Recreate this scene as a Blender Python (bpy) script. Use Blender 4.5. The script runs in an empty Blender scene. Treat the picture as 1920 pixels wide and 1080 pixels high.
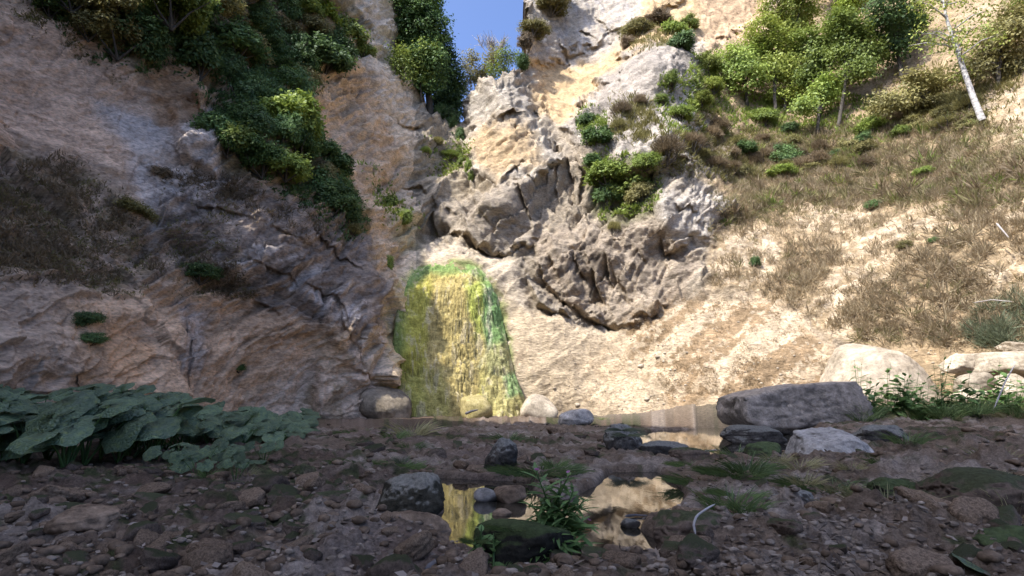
import bpy, math, random
import numpy as np
from mathutils import Vector, Matrix, Euler

S = bpy.context.scene
COL = S.collection
R = math.radians

# ------------------------------------------------------------------ camera
CAM_Z, PITCH, F = 0.62, R(11.2), 1050.0          # F: focal length for a frame 1920 wide
cd = bpy.data.cameras.new('camera'); cam = bpy.data.objects.new('camera', cd); COL.objects.link(cam)
cam.location = (0, 0, CAM_Z); cam.rotation_euler = (R(90) + PITCH, 0, 0)
cd.sensor_width = 36; cd.lens = 36 * F / 1920; cd.clip_start = 0.05; cd.clip_end = 600
S.camera = cam

# ------------------------------------------------------------------ sky and sun
SUN = Vector((-0.47, -0.375, 0.80)).normalized()  # towards the sun
elev = math.asin(SUN.z); azim = math.atan2(SUN.x, SUN.y)
w = bpy.data.worlds.new('World'); S.world = w; w.use_nodes = True
nt = w.node_tree; bg = nt.nodes['Background']
sk = nt.nodes.new('ShaderNodeTexSky'); sk.sky_type = 'NISHITA'; sk.sun_disc = False
sk.sun_elevation = elev; sk.sun_rotation = azim; sk.air_density = 0.40; sk.dust_density = 3.4; sk.ozone_density = 9.0
nt.links.new(sk.outputs[0], bg.inputs[0]); bg.inputs[1].default_value = 0.15
sl = bpy.data.lights.new('sun', 'SUN'); sl.energy = 2.0; sl.angle = R(0.5); sl.color = (1, .97, .915)
so = bpy.data.objects.new('sun', sl); COL.objects.link(so)
so.rotation_euler = SUN.to_track_quat('Z', 'Y').to_euler(); so.location = (-30, -20, 50)
S.view_settings.view_transform = 'Standard'; S.view_settings.look = 'None'
S.view_settings.exposure = 2.0; S.view_settings.gamma = 1; S.view_settings.use_curve_mapping = False
try:
    S.cycles.max_bounces = 6; S.cycles.diffuse_bounces = 4; S.cycles.transparent_max_bounces = 6
    S.cycles.use_denoising = True; S.cycles.sample_clamp_indirect = 8
except Exception: pass

rng = np.random.default_rng(7)
rnd = random.Random(11)
CP, SP = math.cos(PITCH), math.sin(PITCH)

def sight(px, py, D):
    """world point on the sight line through (px, py) at ground distance D"""
    px = np.asarray(px, float); py = np.asarray(py, float); D = np.asarray(D, float)
    X = (px - 960) / F; V = (540 - py) / F
    yy = CP - V * SP; zz = SP + V * CP
    return np.stack(np.broadcast_arrays(X / yy * D, D, CAM_Z + zz / yy * D), -1)

def ground_pt(px, py, z=0.0):
    X = (px - 960) / F; V = (540 - py) / F
    yy = CP - V * SP; zz = SP + V * CP
    t = (z - CAM_Z) / zz
    return np.array([X * t, yy * t, z])

# ------------------------------------------------------------------ noise
def _h(ix, iy, iz, s):
    n = (ix * 374761393 + iy * 668265263 + iz * 2147483647 + s * 974634749) & 0xFFFFFFFF
    n = ((n ^ (n >> 13)) * 1274126177) & 0xFFFFFFFF
    n = ((n ^ (n >> 16)) * 2246822519) & 0xFFFFFFFF
    return ((n ^ (n >> 15)) & 0xFFFFFF) / float(0xFFFFFF)

def vnoise(p, s=0):
    i = np.floor(p).astype(np.int64); f = p - i; f = f * f * f * (f * (f * 6 - 15) + 10)
    x, y, z = i[..., 0], i[..., 1], i[..., 2]; u, v, w_ = f[..., 0], f[..., 1], f[..., 2]
    def L(a, b, t): return a + (b - a) * t
    a = L(L(_h(x, y, z, s), _h(x + 1, y, z, s), u), L(_h(x, y + 1, z, s), _h(x + 1, y + 1, z, s), u), v)
    b = L(L(_h(x, y, z + 1, s), _h(x + 1, y, z + 1, s), u), L(_h(x, y + 1, z + 1, s), _h(x + 1, y + 1, z + 1, s), u), v)
    return L(a, b, w_) * 2 - 1

def fbm(p, sc=1.0, o=4, s=0, g=0.5, lac=2.03):
    r = 0; a = 1; t = 0
    for k in range(o):
        r = r + a * vnoise(p * sc + 17.3 * k, s + k); t += a; a *= g; sc *= lac
    return r / t

def ridged(p, sc=1.0, o=4, s=0, g=0.55):
    r = 0; a = 1; t = 0
    for k in range(o):
        r = r + a * (1 - 2 * np.abs(vnoise(p * sc + 9.1 * k, s + k))); t += a; a *= g; sc *= 2.1
    return r / t

def worley(p, sc=1.0, s=0):
    """nearest cell: F1, F2, vector from the cell centre, three random numbers of the cell"""
    q = p * sc; i = np.floor(q).astype(np.int64)
    F1 = np.full(q.shape[:-1], 9e9); F2 = F1.copy(); vec = np.zeros(q.shape); cid = np.zeros(q.shape, np.int64)
    for dx in (-1, 0, 1):
        for dy in (-1, 0, 1):
            for dz in (-1, 0, 1):
                c = i + np.array((dx, dy, dz)); x, y, z = c[..., 0], c[..., 1], c[..., 2]
                ctr = c + np.stack([_h(x, y, z, s), _h(x, y, z, s + 1), _h(x, y, z, s + 2)], -1)
                d = q - ctr; dd = (d * d).sum(-1)
                near = dd < F1
                F2 = np.where(near, F1, np.minimum(F2, dd)); F1 = np.where(near, dd, F1)
                vec[near] = d[near]; cid[near] = c[near]
    x, y, z = cid[..., 0], cid[..., 1], cid[..., 2]
    rn = np.stack([_h(x, y, z, s + 5), _h(x, y, z, s + 6), _h(x, y, z, s + 7)], -1)
    return np.sqrt(F1), np.sqrt(F2), vec, rn

def facets(p, sc, s, tilt=0.7, step=0.5):
    """blocky broken rock: every cell a tilted plane of its own"""
    F1, F2, v, rn = worley(p, sc, s)
    return ((rn[..., 0] - .5) * step + ((rn * 2 - 1) * v).sum(-1) * tilt) / 1.0, F2 - F1, rn

def lnoise(p, s=0):
    """noise interpolated flat across the cells of a tetrahedral lattice: planar facets with crisp edges"""
    i = np.floor(p).astype(np.int64); f = p - i; o = np.argsort(-f, -1); fs = np.take_along_axis(f, o, -1)
    c = i.copy(); r = (1 - fs[..., 0]) * _h(c[..., 0], c[..., 1], c[..., 2], s)
    for k in range(3):
        add = np.zeros_like(c); np.put_along_axis(add, o[..., k:k + 1], 1, -1); c = c + add
        wgt = fs[..., k] - (fs[..., k + 1] if k < 2 else 0)
        r = r + wgt * _h(c[..., 0], c[..., 1], c[..., 2], s)
    return r * 2 - 1
def lfbm(p, sc, o, s=0, g=.5, ridge=False):
    r = 0; a = 1; t = 0
    for k in range(o):
        q = p * sc; ca, sa = math.cos(1.1 * k + .5), math.sin(1.1 * k + .5)
        q = np.stack([q[..., 0] * ca - q[..., 2] * sa, q[..., 1] + .3 * q[..., 0], q[..., 0] * sa + q[..., 2] * ca], -1) + 13.7 * k
        n = lnoise(q, s + k); r = r + a * ((1 - 2.2 * np.abs(n)) if ridge else n); t += a; a *= g; sc *= 2.07
    return r / t

def sstep(a, b, x):
    t = np.clip((x - a) / (b - a), 0, 1); return t * t * (3 - 2 * t)

def sdist(X, Y, poly):
    """signed distance to a polygon, positive inside"""
    d = np.full(X.shape, 1e18); ins = np.zeros(X.shape, bool); n = len(poly)
    for k in range(n):
        ax, ay = poly[k]; bx, by = poly[(k + 1) % n]
        ex, ey = bx - ax, by - ay; wx, wy = X - ax, Y - ay
        t = np.clip((wx * ex + wy * ey) / (ex * ex + ey * ey + 1e-12), 0, 1)
        d = np.minimum(d, (wx - ex * t) ** 2 + (wy - ey * t) ** 2)
        if ay != by:
            c = ((ay <= Y) & (by > Y)) | ((by <= Y) & (ay > Y))
            ins ^= c & (X < ax + (Y - ay) / (by - ay) * ex)
    return np.where(ins, 1, -1) * np.sqrt(d)

# ------------------------------------------------------------------ mesh helpers
def mesh_np(name, verts, faces, mat=None, col=None, smooth=True):
    me = bpy.data.meshes.new(name)
    verts = np.asarray(verts, np.float32); faces = np.asarray(faces, np.int32)
    k = faces.shape[1]
    me.vertices.add(len(verts)); me.vertices.foreach_set('co', verts.ravel())
    me.loops.add(faces.size); me.loops.foreach_set('vertex_index', faces.ravel())
    me.polygons.add(len(faces))
    me.polygons.foreach_set('loop_start', np.arange(0, faces.size, k, dtype=np.int32))
    me.polygons.foreach_set('use_smooth', np.full(len(faces), smooth))
    if col is not None:
        a = me.color_attributes.new('Col', 'FLOAT_COLOR', 'POINT')
        c = np.ones((len(verts), 4), np.float32); c[:, :3] = col; a.data.foreach_set('color', c.ravel())
    if mat: me.materials.append(mat)
    me.update(calc_edges=True); me.validate()
    return me

def tag(o, label=None, cat=None, group=None, kind=None):
    if label: o['label'] = label
    if cat: o['category'] = cat
    if group: o['group'] = group
    if kind: o['kind'] = kind
    return o

def link(name, me, parent=None):
    o = bpy.data.objects.new(name, me); COL.objects.link(o)
    if parent: o.parent = parent
    return o

def empty(name, loc, rz=0):
    o = bpy.data.objects.new(name, None); COL.objects.link(o); o.location = loc; o.rotation_euler = (0, 0, rz)
    o.empty_display_size = .1
    return o

def grid_faces(H, W, mask=None):
    a = (np.arange(H - 1)[:, None] * W + np.arange(W - 1)[None]).astype(np.int32)
    f = np.stack([a, a + W, a + W + 1, a + 1], -1)
    if mask is not None: return f[mask]
    return f.reshape(-1, 4)

def compact(verts, faces, col=None):
    u, inv = np.unique(faces, return_inverse=True)
    return verts[u], inv.reshape(faces.shape), None if col is None else col[u]

def tubes(paths, sides=6):
    """joined tapered tubes: paths = [(points, radii)]"""
    V, Fc = [], []; n = 0
    for pts, rad in paths:
        pts = np.asarray(pts, float); m = len(pts); t = np.gradient(pts, axis=0)
        t /= np.linalg.norm(t, axis=1)[:, None] + 1e-9
        ref = np.array([1, 0, 0.]) if abs(t[:, 0]).mean() < .7 else np.array([0, 1., 0])
        a = np.cross(t, ref); a /= np.linalg.norm(a, axis=1)[:, None]; b = np.cross(t, a)
        th = np.linspace(0, 2 * np.pi, sides, endpoint=False)
        ring = pts[:, None] + np.asarray(rad, float)[:, None, None] * (a[:, None] * np.cos(th)[None, :, None] + b[:, None] * np.sin(th)[None, :, None])
        V.append(ring.reshape(-1, 3))
        i = np.arange(m - 1)[:, None] * sides; j = np.arange(sides)[None]; j2 = (j + 1) % sides
        Fc.append((n + np.stack([i + j, i + j2, i + sides + j2, i + sides + j], -1)).reshape(-1, 4)); n += m * sides
    return np.concatenate(V), np.concatenate(Fc)

def unit(v): return v / (np.linalg.norm(v, axis=-1, keepdims=True) + 1e-9)

def leaf_quads(pos, d, nrm, L, W):
    """diamond leaves: base at pos, pointing along d, face normal near nrm"""
    d = unit(d); side = unit(np.cross(d, nrm)); up = np.cross(side, d)
    L = np.asarray(L)[:, None]; W = np.asarray(W)[:, None]
    m = pos + d * L * .45 - up * L * .05
    V = np.stack([pos, m + side * W * .5 + up * W * .12, pos + d * L, m - side * W * .5 + up * W * .12], 1).reshape(-1, 3)
    return V, np.arange(len(V)).reshape(-1, 4)

# ------------------------------------------------------------------ materials
def mat_new(name):
    m = bpy.data.materials.new(name); m.use_nodes = True
    n = m.node_tree; return m, n, n.nodes['Principled BSDF'], n.nodes, n.links

def noise_node(N, L, sc, det=6, rough=.6, coord=None, typ=None):
    t = N.new('ShaderNodeTexNoise'); t.inputs['Scale'].default_value = sc
    t.inputs['Detail'].default_value = det; t.inputs['Roughness'].default_value = rough
    if coord is not None: L.new(coord, t.inputs['Vector'])
    return t

def ramp(N, L, src, stops):
    r = N.new('ShaderNodeValToRGB'); L.new(src, r.inputs[0]); e = r.color_ramp.elements
    while len(e) < len(stops): e.new(.5)
    for k, (p, c) in enumerate(stops):
        e[k].position = p; e[k].color = (*c, 1) if hasattr(c, '__len__') else (c, c, c, 1)
    return r

def mix(N, L, typ, fac, a, b):
    m = N.new('ShaderNodeMix'); m.data_type = 'RGBA'; m.blend_type = typ
    for s_, v in ((0, fac), (6, a), (7, b)):
        if hasattr(v, 'type') and hasattr(v, 'is_linked'): L.new(v, m.inputs[s_])
        elif s_ == 0: m.inputs[0].default_value = v
        else: m.inputs[s_].default_value = (*v, 1)
    return m.outputs[2]

def rock_mat(name, scale=1.0, bump=.6, dist=.06, var=(.55, 1.35), wet=False):
    """rock whose mineral colour comes from the mesh and whose grain comes from noise"""
    m, n, P, N, L = mat_new(name)
    tc = N.new('ShaderNodeTexCoord').outputs['Object']
    mp = N.new('ShaderNodeMapping'); mp.inputs['Rotation'].default_value = (0, R(42), 0) if scale < 2 else (0, 0, 0); mp.inputs['Scale'].default_value = (.6, .8, 1.7) if scale < 2 else (1, 1, 1)
    L.new(tc, mp.inputs[0]); tc = mp.outputs[0]
    at = N.new('ShaderNodeAttribute'); at.attribute_name = 'Col'
    n1 = noise_node(N, L, 2.2 * scale, 8, .68, tc); n2 = noise_node(N, L, 14 * scale, 6, .7, tc)
    r1 = ramp(N, L, n1.outputs[0], [(.30, var[0]), (.50, 1.0), (.70, var[1])])
    r2 = ramp(N, L, n2.outputs[0], [(.34, .50), (.5, 1.0), (.66, 1.35)])
    c = mix(N, L, 'MULTIPLY', .75, at.outputs[0], r1.outputs[0]); c = mix(N, L, 'MULTIPLY', .8, c, r2.outputs[0])
    L.new(c, P.inputs['Base Color'])
    P.inputs['Roughness'].default_value = .95; P.inputs['Specular IOR Level'].default_value = .1
    if wet:
        P.inputs['Roughness'].default_value = .85; P.inputs['Specular IOR Level'].default_value = .08
    n3 = noise_node(N, L, 6 * scale, 9, .72, tc)
    wv = N.new('ShaderNodeVectorMath'); wv.operation = 'MULTIPLY_ADD'; L.new(n1.outputs[1], wv.inputs[0]); wv.inputs[1].default_value = (.6, .6, .6); L.new(tc, wv.inputs[2])
    hs_ = []
    for sc_ in (1.6, 4.2):                                          # chips and flakes: every cell at a height of its own
        v = N.new('ShaderNodeTexVoronoi'); v.inputs['Scale'].default_value = sc_ * scale; L.new(wv.outputs[0], v.inputs['Vector'])
        sx_ = N.new('ShaderNodeSeparateColor'); L.new(v.outputs['Color'], sx_.inputs[0]); hs_.append(sx_.outputs[0])
    a1 = N.new('ShaderNodeMath'); a1.operation = 'MULTIPLY_ADD'; L.new(hs_[0], a1.inputs[0]); a1.inputs[1].default_value = .45; L.new(n3.outputs[0], a1.inputs[2])
    ad = N.new('ShaderNodeMath'); ad.operation = 'MULTIPLY_ADD'; L.new(hs_[1], ad.inputs[0]); ad.inputs[1].default_value = .25; L.new(a1.outputs[0], ad.inputs[2])
    b = N.new('ShaderNodeBump'); b.inputs['Strength'].default_value = bump; b.inputs['Distance'].default_value = dist
    L.new(ad.outputs[0], b.inputs['Height']); L.new(b.outputs[0], P.inputs['Normal'])
    return m

def leaf_mat(name, c1, c2, trans=.34, rough=.55):
    m, n, P, N, L = mat_new(name)
    at = N.new('ShaderNodeAttribute'); at.attribute_name = 'Col'
    oi = N.new('ShaderNodeObjectInfo')
    r = mix(N, L, 'MIX', at.outputs['Fac'], c1, c2)
    hs = N.new('ShaderNodeHueSaturation'); L.new(r, hs.inputs['Color'])
    mr = N.new('ShaderNodeMapRange'); L.new(oi.outputs['Random'], mr.inputs[0]); mr.inputs[3].default_value = .75; mr.inputs[4].default_value = 1.3
    L.new(mr.outputs[0], hs.inputs['Value'])
    L.new(hs.outputs[0], P.inputs['Base Color']); P.inputs['Roughness'].default_value = rough; P.inputs['Specular IOR Level'].default_value = .3
    if name == 'broad_leaf':                                       # blotches and a quilted surface
        tc = N.new('ShaderNodeTexCoord').outputs['Object']; nz = noise_node(N, L, 3.0, 5, .65, tc)
        cc = mix(N, L, 'MULTIPLY', .9, hs.outputs[0], ramp(N, L, nz.outputs[0], [(.36, (.55, .62, .7)), (.52, (1, 1, 1)), (.68, (1.5, 1.3, .8))]).outputs[0]); L.new(cc, P.inputs['Base Color'])
        vz = N.new('ShaderNodeTexVoronoi'); vz.feature = 'DISTANCE_TO_EDGE'; vz.inputs['Scale'].default_value = 5; L.new(tc, vz.inputs['Vector'])
        bp = N.new('ShaderNodeBump'); bp.inputs['Strength'].default_value = .7; bp.inputs['Distance'].default_value = .03; L.new(vz.outputs['Distance'], bp.inputs['Height']); L.new(bp.outputs[0], P.inputs['Normal'])
    t = N.new('ShaderNodeBsdfTranslucent'); L.new(hs.outputs[0], t.inputs[0])
    ms = N.new('ShaderNodeMixShader'); ms.inputs[0].default_value = trans
    L.new(P.outputs[0], ms.inputs[1]); L.new(t.outputs[0], ms.inputs[2])
    L.new(ms.outputs[0], N['Material Output'].inputs[0])
    return m

def plain_mat(name, c1, c2, scale=8, rough=.85, bump=.4, dist=.01, stretch=(1, 1, 1)):
    m, n, P, N, L = mat_new(name)
    mp = N.new('ShaderNodeMapping'); mp.inputs['Scale'].default_value = stretch
    L.new(N.new('ShaderNodeTexCoord').outputs['Object'], mp.inputs[0])
    a = noise_node(N, L, scale, 8, .68, mp.outputs[0])
    r = ramp(N, L, a.outputs[0], [(.33, c1), (.66, c2)]); L.new(r.outputs[0], P.inputs['Base Color'])
    P.inputs['Roughness'].default_value = rough; P.inputs['Specular IOR Level'].default_value = .3
    b = N.new('ShaderNodeBump'); b.inputs['Strength'].default_value = bump; b.inputs['Distance'].default_value = dist
    L.new(a.outputs[0], b.inputs['Height']); L.new(b.outputs[0], P.inputs['Normal'])
    return m

def stone_mat(name, dark, light, top=None, top_amt=.5, scale=6, bump=.7, dist=.02, rough=.85):
    """a stone: mottled, with lichen or moss where it faces up"""
    m, n, P, N, L = mat_new(name)
    tc = N.new('ShaderNodeTexCoord').outputs['Object']; oi = N.new('ShaderNodeObjectInfo')
    off = N.new('ShaderNodeVectorMath'); off.operation = 'ADD'; L.new(tc, off.inputs[0]); L.new(oi.outputs['Random'], off.inputs[1]); tc = off.outputs[0]
    a = noise_node(N, L, scale, 9, .7, tc); b2 = noise_node(N, L, scale * 5, 6, .7, tc)
    c = ramp(N, L, a.outputs[0], [(.34, dark), (.64, light)]).outputs[0]
    c = mix(N, L, 'MULTIPLY', .8, c, ramp(N, L, b2.outputs[0], [(.3, .5), (.52, 1.0), (.7, 1.35)]).outputs[0])
    if top:
        g = N.new('ShaderNodeNewGeometry'); sp = N.new('ShaderNodeSeparateXYZ'); L.new(g.outputs['Normal'], sp.inputs[0])
        ad = N.new('ShaderNodeMath'); ad.operation = 'MULTIPLY_ADD'; L.new(a.outputs[0], ad.inputs[0]); ad.inputs[1].default_value = 1.4; L.new(sp.outputs[2], ad.inputs[2])
        f = ramp(N, L, ad.outputs[0], [(1.42 - top_amt * .8, 0.0), (1.62 - top_amt * .8, 1.0)])
        mr = N.new('ShaderNodeMapRange'); L.new(ad.outputs[0], mr.inputs[0]); mr.inputs[1].default_value = 1.5 - top_amt; mr.inputs[2].default_value = 1.75 - top_amt
        cb = mix(N, L, 'MULTIPLY', .8, top, ramp(N, L, b2.outputs[0], [(.35, .45), (.65, 1.2)]).outputs[0])
        c = mix(N, L, 'MIX', mr.outputs[0], c, cb)
    hs = N.new('ShaderNodeHueSaturation'); L.new(c, hs.inputs['Color'])
    mr = N.new('ShaderNodeMapRange'); L.new(oi.outputs['Random'], mr.inputs[0]); mr.inputs[3].default_value = .8; mr.inputs[4].default_value = 1.25
    L.new(mr.outputs[0], hs.inputs['Value']); L.new(hs.outputs[0], P.inputs['Base Color'])
    P.inputs['Roughness'].default_value = rough; P.inputs['Specular IOR Level'].default_value = .08
    ad = N.new('ShaderNodeMath'); ad.operation = 'MULTIPLY_ADD'; L.new(b2.outputs[0], ad.inputs[0]); ad.inputs[1].default_value = .35; L.new(a.outputs[0], ad.inputs[2])
    b = N.new('ShaderNodeBump'); b.inputs['Strength'].default_value = bump; b.inputs['Distance'].default_value = dist
    L.new(ad.outputs[0], b.inputs['Height']); L.new(b.outputs[0], P.inputs['Normal'])
    return m

M = {}
M['cliff'] = rock_mat('cliff_rock', 1.0, .8, .12)
M['soil'] = rock_mat('river_bed_soil', 5.0, 1.0, .035, (.32, 1.75), True)
M['moss_wall'] = rock_mat('wet_moss', 1.6, .6, .05, (.6, 1.35))
M['evergreen'] = leaf_mat('evergreen_leaf', (0.03, 0.065, 0.02), (0.13, 0.2, 0.05))
M['dark'] = leaf_mat('dark_leaf', (0.055, 0.1, 0.034), (0.16, 0.24, 0.075))
M['mid'] = leaf_mat('green_leaf', (0.11, 0.16, 0.034), (0.31, 0.37, 0.075))
M['light'] = leaf_mat('light_green_leaf', (0.16, 0.2, 0.035), (0.36, 0.39, 0.08))
M['lime'] = leaf_mat('lime_leaf', (.14, .19, .02), (.30, .36, .05))
M['olive'] = leaf_mat('olive_leaf', (0.12, 0.11, 0.04), (0.32, 0.28, 0.1))
M['heath'] = leaf_mat('brown_heath', (0.125, 0.094, 0.055), (0.31, 0.23, 0.135))
M['dry'] = leaf_mat('dry_grass', (0.29, 0.22, 0.135), (0.48, 0.385, 0.24), .3, .8)
M['drygreen'] = leaf_mat('half_dry_grass', (0.165, 0.15, 0.065), (0.35, 0.305, 0.145), .3, .8)
M['grass'] = leaf_mat('green_grass', (0.05, 0.085, 0.025), (0.16, 0.21, 0.065), .3, .6)
M['greygrass'] = leaf_mat('grey_green_grass', (.07, .085, .05), (.20, .22, .13), .3, .7)
M['butterbur'] = leaf_mat('broad_leaf', (.055, .085, .042), (.14, .19, .10), .25, .5)
M['herb'] = leaf_mat('herb_leaf', (0.07, 0.13, 0.035), (0.17, 0.26, 0.085), .35, .5)
M['pink'] = leaf_mat('pink_petal', (.50, .18, .38), (.65, .30, .52), .3, .6)
M['litter'] = leaf_mat('dead_leaf', (.06, .042, .03), (.30, .235, .18), .15, .8)
M['bark'] = plain_mat('dark_bark', (.03, .024, .018), (.10, .085, .065), 9, .9, .6, .02, (1, 1, .25))
M['greybark'] = plain_mat('grey_twig', (.22, .19, .17), (.42, .38, .35), 6)
M['birch'] = plain_mat('pale_bark', (.16, .14, .12), (.66, .62, .55), 5, .8, .4, .01, (1, 1, 2.5))
M['wood'] = plain_mat('bleached_wood', (.20, .17, .14), (.46, .41, .36), 12, .8, .5, .004, (1, 1, 1))
M['darkwood'] = plain_mat('weathered_branch', (.045, .042, .042), (.12, .11, .11), 14)

def water_mat():
    m, n, P, N, L = mat_new('still_water')
    P.inputs['Base Color'].default_value = (.018, .015, .010, 1); P.inputs['Roughness'].default_value = .03
    P.inputs['IOR'].default_value = 3.2
    mp = N.new('ShaderNodeMapping'); mp.inputs['Scale'].default_value = (1, .35, 1)
    L.new(N.new('ShaderNodeTexCoord').outputs['Object'], mp.inputs[0])
    a = noise_node(N, L, 22, 3, .5, mp.outputs[0])
    b = N.new('ShaderNodeBump'); b.inputs['Strength'].default_value = .015; b.inputs['Distance'].default_value = .02
    L.new(a.outputs[0], b.inputs['Height']); L.new(b.outputs[0], P.inputs['Normal'])
    return m
M['water'] = water_mat()

# ================================================================== THE GORGE: cliffs and hillside
CTRL = [  # sight-line x, y, ground distance
 # left wall, lower edge to top
 (-300,830,7),(-300,700,7),(-300,450,7.6),(-300,200,8.3),(-300,-60,9),(-300,-250,9.4),
 (0,830,9.3),(0,700,9.4),(0,560,10),(0,400,10.9),(0,250,11.8),(0,100,12.4),(0,-60,12.8),(0,-250,13.2),
 (150,830,11),(150,720,11),(150,560,11.6),(150,400,12.6),(150,250,13.2),(150,100,13.6),(150,-60,14),(150,-250,14.5),
 (300,830,13),(300,740,13),(300,600,13.4),(300,450,14),(300,300,14.6),(300,160,14.7),(300,60,14.3),(300,-60,14.8),(300,-250,15.5),
 (430,830,14.8),(430,700,14.8),(430,560,15),(430,420,15.2),(430,300,15.6),(430,180,16),(430,60,16.7),(430,-60,17.4),(430,-250,18),
 (540,830,16.5),(540,700,16.4),(540,560,16.2),(540,430,16.1),(520,300,16.6),(530,180,18.3),(540,60,19.7),(540,-60,20.4),(540,-250,20.5),
 (640,830,17.8),(640,700,17.7),(640,560,17.4),(650,440,18.5),(620,330,19.2),(620,200,20.6),(630,100,21.5),(640,0,22.5),(640,-250,24),
 (715,830,18.3),(715,700,18.2),(700,600,18.0),(710,500,19.4),(715,400,21),(715,300,22.2),(715,200,23.2),(715,80,24.2),(720,0,25),(720,-250,27),
 (770,830,19.4),(765,700,19.9),(755,600,20.1),(765,500,21.2),(775,400,22.8),(780,300,24),(780,200,25.6),(780,80,27),(790,-250,30),
 # the fall: recess behind the moss, pale chute, basin, upper notch
 (850,830,20.6),(850,700,20.8),(850,600,21),(850,500,21.3),(840,470,22),(830,420,23.6),(830,360,24.2),(835,300,25),(840,250,26.2),(845,215,28),(850,100,30),
 (940,830,20.6),(940,700,20.7),(950,600,21),(950,500,21.6),(940,450,22.4),(930,380,22.8),(930,330,23.8),(930,250,24.6),(930,160,25.4),(930,60,28),
 (1030,830,20.3),(1030,700,20.2),(1030,610,20.5),(1030,560,20.9),(1020,480,21.4),(1020,400,22.2),(1020,320,23.4),(1020,230,25.6),(1030,150,29.5),(1030,50,31),(1030,-250,33),
 # pale fan and dark overhang
 (1150,830,19.2),(1150,770,19.2),(1150,690,19.8),(1150,640,20.05),(1150,600,20.3),(1150,520,20.7),(1130,440,21.3),(1130,350,22.6),(1120,260,24),(1120,180,27),(1130,80,31),(1130,-250,34),
 (1270,830,17.8),(1270,760,17.9),(1270,660,18.5),(1270,590,19.2),(1270,540,20.1),(1270,460,20.6),(1270,380,21.2),(1250,300,22.6),(1230,200,24.2),(1230,110,25.6),(1260,20,32),(1260,-250,34),
 (1400,830,16.6),(1400,760,16.7),(1400,660,17.5),(1400,570,18.8),(1400,480,20.2),(1400,390,22.2),(1400,300,24.6),(1380,200,27.5),(1380,100,30.5),(1380,0,33),(1400,-250,35),
 # vegetated slope
 (1600,830,15.7),(1600,730,15.8),(1600,640,16.4),(1600,540,17.4),(1600,440,19.4),(1600,340,21.8),(1600,240,24.4),(1600,120,28),(1600,0,31),(1600,-250,35),
 (1780,830,14.6),(1780,720,14.7),(1780,640,15.2),(1780,590,15.6),(1780,540,16),(1780,430,17),(1780,320,19.2),(1780,210,21.6),(1780,100,24.2),(1780,0,26.5),(1780,-250,31),
 (1930,830,13.4),(1930,730,13.5),(1930,650,13.8),(1930,540,14.3),(1930,430,15.4),(1930,320,16.2),(1930,200,18.4),(1930,90,20.4),(1930,0,22),(1930,-250,26),
 (2250,830,7.6),(2250,700,8),(2250,560,9),(2250,400,10.4),(2250,200,12.6),(2250,0,15),(2250,-250,18),
]
CTRL = np.array(CTRL, float)
def tps_fit(c):
    q = c[:, :2] / 500; r = np.linalg.norm(q[:, None] - q[None], axis=-1)
    K = np.where(r > 0, r * r * np.log(r + 1e-12), 0) + 1e-4 * np.eye(len(q)); P = np.c_[np.ones(len(q)), q]
    A = np.block([[K, P], [P.T, np.zeros((3, 3))]]); return np.linalg.solve(A, np.r_[c[:, 2], 0, 0, 0])
TW = tps_fit(CTRL)
def tps(X, Y):
    sh = X.shape; x = X.ravel() / 500; y = Y.ravel() / 500; out = TW[-3] + TW[-2] * x + TW[-1] * y
    for k in range(len(CTRL)):
        r2 = (x - CTRL[k, 0] / 500) ** 2 + (y - CTRL[k, 1] / 500) ** 2
        out += TW[k] * .5 * r2 * np.log(r2 + 1e-12)
    return out.reshape(sh)

STEP = 2.1
gx = np.arange(-300, 2236, STEP); gy = np.arange(-236, 824, STEP)
PX, PY = np.meshgrid(gx, gy); GH, GW = PX.shape
D = tps(PX, PY)
base0 = sight(PX, PY, D)
wob = fbm(base0, .55, 4, 90) * 22; wob2 = fbm(base0, 2.2, 3, 95) * 10
QX, QY = PX + wob + wob2, PY + np.roll(wob, 40, 1) + wob2     # ragged outlines
def region(poly, feather, wobble=True):
    d = sdist(QX, QY, poly) if wobble else sdist(PX, PY, poly)
    return sstep(-feather, feather, d)
# bodies of rock that stand proud (+) of or sit behind (-) the general surface, metres
for poly, amt, fe in [
    ([(1165,110),(1215,65),(1290,70),(1310,150),(1300,300),(1180,330),(1090,300),(1060,240),(1110,180)], 1.1, 16),
    ([(870,190),(905,150),(985,125),(1000,200),(1040,300),(1000,340),(940,350),(880,310)], .7, 12),
    ([(995,450),(1060,420),(1150,470),(1220,500),(1250,560),(1180,612),(1130,606),(1050,560),(1005,505)], .35, 7),
    ([(1000,525),(1050,560),(1060,590),(1010,575)], .7, 6),
    ([(1230,370),(1330,335),(1385,365),(1330,440),(1250,460)], .5, 12),
    ([(815,385),(885,350),(995,350),(1000,440),(940,470),(880,455),(820,425)], .6, 9),
    ([(800,400),(845,430),(840,450),(800,440)], -.5, 9),
    ([(300,430),(400,390),(560,420),(700,480),(700,600),(640,650),(520,540),(400,480)], .2, 20),
    ([(330,180),(410,200),(400,330),(320,290)], .4, 16),
    ([(370,160),(415,160),(415,200),(385,205)], .5, 6),
    ([(600,690),(690,640),(760,720),(770,790),(600,800)], .5, 14),
    ([(1000,135),(1190,60),(1330,-40),(1440,-60),(1430,40),(1320,80),(1180,140),(1060,230)], -.7, 10),
    ([(960,-40),(1040,-60),(1060,10),(1010,70),(985,125),(960,60)], .25, 14),
]:
    D = D - amt * region(poly, fe)
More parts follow.
